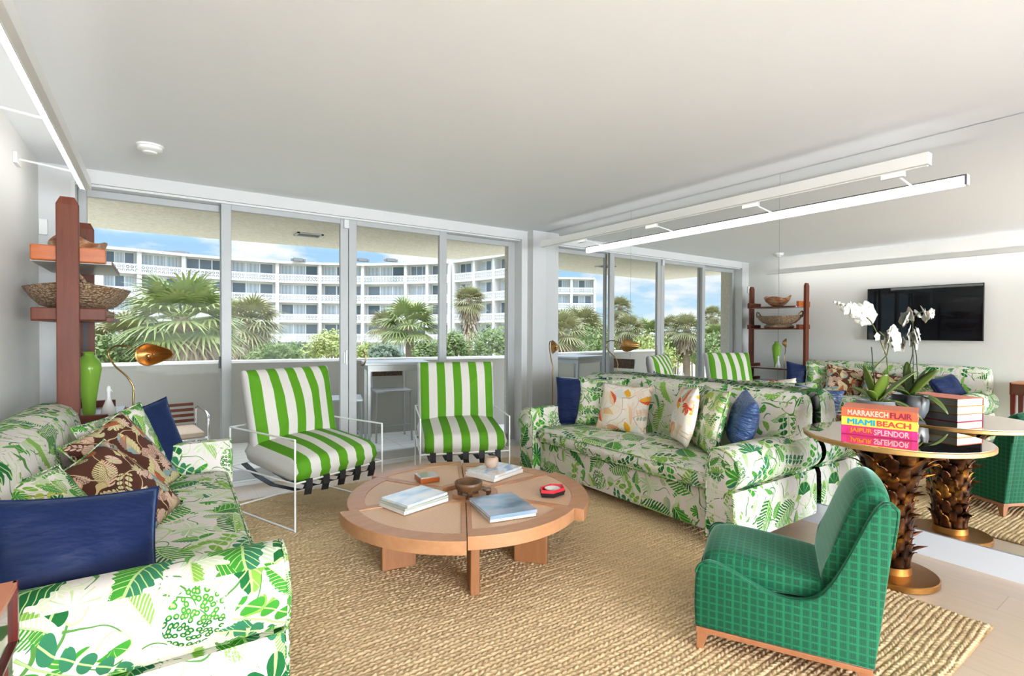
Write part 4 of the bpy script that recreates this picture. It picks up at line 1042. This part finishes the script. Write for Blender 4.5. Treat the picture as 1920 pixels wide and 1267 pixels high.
def lattice():
    m = bpy.data.materials.new('pierced_block_balustrade'); m.use_nodes = True; nt_ = m.node_tree; b = nt_.nodes['Principled BSDF']
    b.inputs['Base Color'].default_value = (.62, .61, .60, 1); b.inputs['Roughness'].default_value = .8
    x, y, _ = sepxyz(nt_, coord(nt_, 'UV'))
    a = (x/.42).frac()-.5; c = (y/.42).frac()-.5
    hole = (((a*a+c*c).pow(.5)-.31).abs() < .085)*((x+y).sin() > -2.)*(y > .10)*(y < .92)
    t_ = nt_.nodes.new('ShaderNodeBsdfTransparent'); mx = nt_.nodes.new('ShaderNodeMixShader'); o = nt_.nodes['Material Output']
    put(nt_, mx.inputs[0], hole); nt_.links.new(b.outputs[0], mx.inputs[1]); nt_.links.new(t_.outputs[0], mx.inputs[2]); nt_.links.new(mx.outputs[0], o.inputs[0])
    return m
lat = lattice()
ZR = 11.05
def block(root, P, nfl=5, fl=2.8, deep=1.0, win=True, thick=9.):
    m = MB(); n = len(P)
    for i in range(n-1):
        a, b = Vector((*P[i], 0)), Vector((*P[i+1], 0)); d = (b-a).normalized(); nr = Vector((-d.y, d.x, 0))
        if nr.y < 0: nr = -nr
        L = (b-a).length
        def slab(z0, z1, o0, o1, s0=0., s1=None):
            s1 = L if s1 is None else s1
            p = [a+d*s0+nr*o0, a+d*s1+nr*o0, a+d*s1+nr*o1, a+d*s0+nr*o1]
            m.prism([(q.x, q.y) for q in p], z0, z1)
        slab(ZR-.32, ZR, -.35, thick)
        for k in range(1, nfl+1): slab(ZR-fl*k-.18, ZR-fl*k, 0, thick)
        slab(ZR-fl*nfl-3, ZR-.3, deep, thick, 0, L)
        slab(ZR-fl*nfl-3, ZR-.3, -.05, deep, -.22, .22)
        if i == n-2: slab(ZR-fl*nfl-3, ZR-.3, -.05, deep, L-.22, L+.22)
    obj('facade', m, bw, root)
    for i in range(n-1):
        a, b = Vector((*P[i], 0)), Vector((*P[i+1], 0)); d = (b-a).normalized(); nr = Vector((-d.y, d.x, 0))
        if nr.y < 0: nr = -nr
        L = (b-a).length
        for k in range(nfl):
            zb_ = ZR-fl*(k+1)
            if win and k < 5:
                q0, q1 = a+d*.40+nr*(deep-.03), a+d*(L-.40)+nr*(deep-.03)
                vs = [(q0.x, q0.y, zb_+.25), (q1.x, q1.y, zb_+.25), (q1.x, q1.y, zb_+2.35), (q0.x, q0.y, zb_+2.35)]
                obj('window', MB().add(vs+[tuple(Vector(v)+nr*.025) for v in vs], [(0, 1, 2, 3), (4, 7, 6, 5)], [[(0, 0), (1, 0), (1, 1), (0, 1)]]*2), winm, root)
            q0, q1 = a+d*.2+nr*.02, a+d*(L-.2)+nr*.02; z0, z1 = zb_, zb_+1.02
            vs = [(q0.x, q0.y, z0), (q1.x, q1.y, z0), (q1.x, q1.y, z1), (q0.x, q0.y, z1)]; vs += [tuple(Vector(v)+nr*.12) for v in vs]
            uv = [(0, 0), (L-.4, 0), (L-.4, 1.02), (0, 1.02)]
            fs = [(0, 1, 2, 3), (7, 6, 5, 4), (3, 2, 6, 7), (0, 4, 5, 1)]
            flat = [(0, 0)]*4
            obj('balustrade', MB().add(vs, fs, [uv, uv[::-1], flat, flat]), lat, root)
def onpx(pts, step):
    out = []
    for (a, b) in zip(pts[:-1], pts[1:]):
        n = max(1, round(math.dist(a, b)/step)); out += [(a[0]+(b[0]-a[0])*k/n, a[1]+(b[1]-a[1])*k/n) for k in range(n)]
    return out+[pts[-1]]
root = thing('apartment_building', 'long curved white apartment building with pierced balconies across the garden', 'building', (0, 0, 0))
arc = []
for (u, dd) in ((190, 59.5), (262, 62), (345, 65.5), (430, 68.8), (520, 72), (600, 73.6), (680, 74.4), (760, 73.6), (842, 71.5)):
    q = px(u, 620, dd); arc.append((q.x, q.y))
block(root, onpx(arc, 4.3))
root2 = thing('apartment_building', 'right wing of the white building turning towards the camera, seen through the last door panel', 'building', (0, 0, 0))
wr_ = []
for (u, dd) in ((850, 71), (888, 68.5), (925, 66), (968, 62.5), (1010, 60)):
    q = px(u, 620, dd); wr_.append((q.x, q.y))
block(root2, wr_)
root3 = thing('apartment_building', 'white apartment building end with balconies seen only in the mirror at the left', 'building', (0, 0, 0))
block(root3, [(-57.5, 67.6), (-53.7, 69.6), (-50, 71.4)], deep=1.0)
for i, (u, v) in enumerate(((262, 460), (290, 463), (318, 466), (340, 470), (438, 480), (566, 488), (690, 488), (745, 488), (212, 455), (406, 480))):
    q = px(u, v, 70 if u > 400 else 64)
    lab = ['small grey roof unit seen in the first door panel, second from the left', 'small grey roof unit in the first door panel, third from the left', 'small grey roof unit in the first door panel, fourth from the left', 'small grey roof unit in the first door panel, fifth from the left', 'small grey roof unit at the left end of the second door panel', 'small grey roof unit in the middle of the second door panel', 'small grey roof unit at the left of the third door panel', 'small grey roof unit at the right of the third door panel', 'small grey roof unit nearest the shelf posts in the first door panel', 'small grey roof unit just left of the first door stile'][i]
    tag(obj('rooftop_unit', MB().box(-.6, .6, -.4, .4, 0, .42).box(-.9, -.65, -.2, .2, 0, .3).box(.68, 1.0, -.25, .25, 0, .34), mat('grey_roof_unit', (.2, .2, .21), .6), loc=(q.x, q.y+2.5, ZR+.01)), lab, 'roof unit', 'units on the apartment roof')
struct('ground_lawn', MB().box(-120, 120, 7.3, 140, -6.4, -6.2), mat('lawn', (.10, .17, .03), .9, fn=lambda n_: mixc(n_, noise(n_, coord(n_), 2., 4.), (.34, .33, .22), (.46, .43, .32))))

# ------------------------------------------------------------------ palms and shrubs
def gm(name, c1, c2, c3, rough=.5):
    return mat(name, rough=rough, spec=.3, fn=lambda n_: mixc(n_, (noise(n_, coord(n_), 3.5, 3.)*1.8-.4).clamp(), mixc(n_, noise(n_, coord(n_), 17., 1.), c1, c2), c3))
fan_g = gm('green_palm_fan', (.09, .165, .03), (.17, .25, .06), (.34, .36, .16))
fan_y = gm('yellowish_palm_fan', (.15, .18, .055), (.26, .27, .11), (.40, .36, .22))
dead = gm('dry_palm_skirt', (.20, .14, .08), (.30, .22, .14), (.40, .33, .22))
bark = mat('palm_bark', rough=.9, fn=lambda n_: mixc(n_, noise(n_, mapv(n_, coord(n_), (1, 1, 3)), 5., 4.), (.13, .09, .06), (.34, .27, .2)))
sh1 = gm('shrub_leaves', (.04, .09, .02), (.10, .17, .04), (.25, .31, .12)); sh2 = gm('lime_shrub_leaves', (.17, .24, .045), (.30, .35, .09), (.44, .47, .18)); sh3 = gm('blue_green_leaves', (.035, .08, .045), (.09, .14, .08), (.21, .26, .18))
def fans(m, n, R_, el0, el1, seed, droop=.35, nb=19, wd=.045, stalk=.45):
    rnd = random.Random(seed)
    for i in range(n):
        az = i*2.39996+rnd.uniform(-.2, .2); el = el0+(el1-el0)*(i+.5)/n+rnd.uniform(-.12, .12)
        d = Vector((cos(az)*cos(el), sin(az)*cos(el), sin(el))); sd = Vector((-sin(az), cos(az), 0)); up = d.cross(sd)*-1
        if up.z < 0: up = -up
        hub = d*R_*stalk; m.bar((0, 0, 0), hub, .03, .02)
        for k in range(nb):
            f = (k/(nb-1)*2-1); a = f*1.75; bl = R_*(1-stalk)*1.15*(1-.25*abs(f))*rnd.uniform(.85, 1.1)
            bd_ = (d*cos(a)+sd*sin(a)).normalized(); side_ = bd_.cross(up).normalized()*wd*R_*.55
            vs = []
            for q, (s_, w_) in enumerate(((0, .5), (.4, 1.), (.75, .6), (1.05, .05))):
                c_ = hub+bd_*bl*s_+Vector((0, 0, -1))*droop*bl*s_**2.2+up*.1*bl*s_*(1-abs(f))
                vs += [c_-side_*w_, c_+side_*w_]
            m.add(vs, [(j*2, j*2+1, j*2+3, j*2+2) for j in range(3)])
PR = {}
def palm(label, u, v, depth, R_, kind, mirrored=False, nf=30, skirt=0., group='palms in the garden', trunk=.16):
    q = px(u, v, depth)
    if mirrored: q.x = 2*XR-q.x
    key = (kind, nf, skirt)
    t = thing('palm_tree', label, 'palm tree', (q.x, q.y, -6.2), random.uniform(0, 6), group); zc = q.z+6.2
    if key not in PR:
        m = MB(); fans(m, nf, 1., -.55, 1.25, len(PR)+2); a = m.mesh('fronds')
        b = None
        if skirt:
            m = MB(); fans(m, nf, .8, -1.35, -.55, len(PR)+30, .5, 11)
            for k in range(int(40*skirt)):
                az = random.uniform(0, 6.28); z0 = -random.uniform(.1, .75*skirt); m.bar((.15*cos(az), .15*sin(az), z0), (.5*cos(az), .5*sin(az), z0-.55), .07, .01)
            b = m.mesh('dry_skirt')
        PR[key] = (a, b)
    a, b = PR[key]
    if not a.materials: a.materials.append(fan_g if kind == 'g' else fan_y)
    o = bpy.data.objects.new('fronds', a); COL.objects.link(o); o.parent = t; o.location = (0, 0, zc); o.scale = (R_,)*3
    if b:
        if not b.materials: b.materials.append(dead)
        o = bpy.data.objects.new('dry_skirt', b); COL.objects.link(o); o.parent = t; o.location = (0, 0, zc); o.scale = (R_, R_, R_*1.15)
    obj('trunk', MB().lathe([(trunk*1.2, 0), (trunk, 1.), (trunk, zc-.6), (trunk*1.5, zc-.2), (trunk*.6, zc+.1)], 12), bark, t, smooth=60)
    return t
palm('large green fan palm filling the view beyond the first door panel', 342, 600, 14, 1.75, 'g', nf=34, skirt=1., trunk=.24)
palm('smaller yellowish palm low at the left, behind the shelf posts', 232, 640, 15.5, 1.25, 'y', nf=30, skirt=1.)
palm('low palm between the big fan palm and the first door stile', 400, 640, 17, 1.1, 'y', nf=30, skirt=1.)
palm('shaggy palm with brown skirt just right of the first door stile', 468, 608, 23, 1.75, 'y', nf=40, skirt=1.3, trunk=.22)
palm('bright green fan palm in the third door panel', 768, 612, 25, 1.85, 'g', nf=30, trunk=.2)
palm('low palm left of the bright one in the third door panel', 722, 612, 27, 1.2, 'y', nf=26)
palm('tall shaggy palm with a hanging dry skirt in the last door panel', 880, 565, 24, 1.0, 'y', nf=36, skirt=1.6)
GM = 'palms seen only in the mirror'
for i, (u, v, d, R_, k) in enumerate(((1052, 625, 19, 1.2, 'y'), (1090, 618, 26, 1.65, 'y'), (1112, 632, 34, 1.6, 'g'), (1163, 578, 30, .95, 'y'), (1178, 618, 23, .95, 'y'), (1213, 628, 40, 1.85, 'g'), (1262, 618, 30, 1.2, 'y'), (1288, 618, 23, 1.0, 'y'), (1335, 592, 36, 1.0, 'y'), (1342, 632, 27, 1.0, 'g'))):
    palm(['reflected palm in the first mirrored door panel, leftmost crown', 'reflected palm, broad crown in the middle of the first mirrored door panel', 'reflected palm beside the second mirrored door stile', 'reflected tall palm standing above the others against the clouds',
          'reflected palm just under the tall one', 'reflected palm left of the middle mirrored stile', 'reflected palm just right of the middle mirrored stile', 'reflected palm in the middle of the third mirrored door panel', 'reflected slim palm in the last mirrored door panel', 'reflected low palm at the foot of the slim one'][i],
         u, v, d, R_, k, True, 30, 1., GM)
def shrub(label, u, v, depth, sx, sz, m_, seed, mirrored=False, n=2600, ls=.07):
    q = px(u, v, depth)
    if mirrored: q.x = 2*XR-q.x
    rnd = random.Random(seed); t = thing('shrub', label, 'shrub', (q.x, q.y, -6.2), 0, 'garden shrubs'); m = MB(); zc = q.z+6.2
    for i in range(n):
        a = rnd.uniform(0, 6.283); e = math.asin(rnd.uniform(-.5, 1)); r = rnd.uniform(.6, 1.)*(1+.26*sin(a*3+seed)*cos(e*4)+.16*sin(a*7+e*5)+.08*sin(a*15))
        c_ = Vector((sx*r*cos(a)*cos(e), sx*.8*r*sin(a)*cos(e), sz*r*sin(e)+zc)); d = Vector((rnd.gauss(0, 1), rnd.gauss(0, 1), rnd.gauss(.3, 1))).normalized(); s_ = d.orthogonal().normalized()
        L_ = ls*rnd.uniform(.7, 1.4)
        m.add([c_-d*L_, c_+s_*L_*.45, c_+d*L_, c_-s_*L_*.45], [(0, 1, 2, 3)])
    obj('foliage', m, m_, t)
    m = MB()
    for k in range(5):
        a = k*1.26; m.tube([(.1*cos(a), .1*sin(a), 0), (sx*.25*cos(a), sx*.25*sin(a), zc-sz*.2)], .03, 5)
    obj('stems', m, bark, t)
sp_ = [('dark shrub at the foot of the left palms', 215, 680, 14, 1.0, .75, sh1), ('yellow flowering shrub behind the first door stile', 412, 668, 26, 1.0, .5, sh2), ('yellow lime shrub just right of the first door stile', 460, 672, 30, 1.0, .6, sh2),
       ('green shrub in the second door panel, left half', 520, 668, 22, 1.1, .6, sh1), ('bushy pale green shrub in the middle of the second door panel', 560, 665, 24, 1.0, .55, sh3), ('bright lime feathery shrub at the right of the second door panel', 622, 655, 21, .9, .75, sh2),
       ('pale shrub left in the third door panel', 690, 668, 24, .8, .6, sh2), ('dark blue-green shrub in the third door panel', 722, 668, 22, .7, .5, sh3), ('green shrub under the bright fan palm', 805, 664, 24, .9, .65, sh1),
       ('green shrub left of the tall palm trunk', 852, 655, 21, .6, .75, sh1), ('broad green shrub right of the tall palm trunk', 925, 650, 22, 1.1, .85, sh1)]
for i, (lab, u, v, d, sx, sz, m_) in enumerate(sp_): shrub(lab, u, v, d, sx, sz, m_, i+1)
for i, (u, v, d, sx, sz, m_) in enumerate(((1050, 672, 20, 1.2, .7, sh1), (1108, 668, 22, 1.0, 1.2, sh1), (1150, 668, 24, 1.0, 1.1, sh2), (1222, 672, 22, 1.1, 1.0, sh2), (1262, 660, 24, 1.0, .6, sh1), (1305, 668, 24, 1.2, .7, sh2), (1345, 668, 22, 1.0, 1.0, sh1))):
    shrub(['reflected green shrub at the left of the first mirrored door panel', 'reflected dark shrub beside the second mirrored stile', 'reflected lime shrub in the second mirrored door panel', 'reflected lime shrub left of the middle mirrored stile', 'reflected green shrub right of the middle mirrored stile', 'reflected pale shrub in the third mirrored door panel', 'reflected shrub in the last mirrored door panel'][i], u, v, d, sx, sz, m_, i+30, True, 1800)
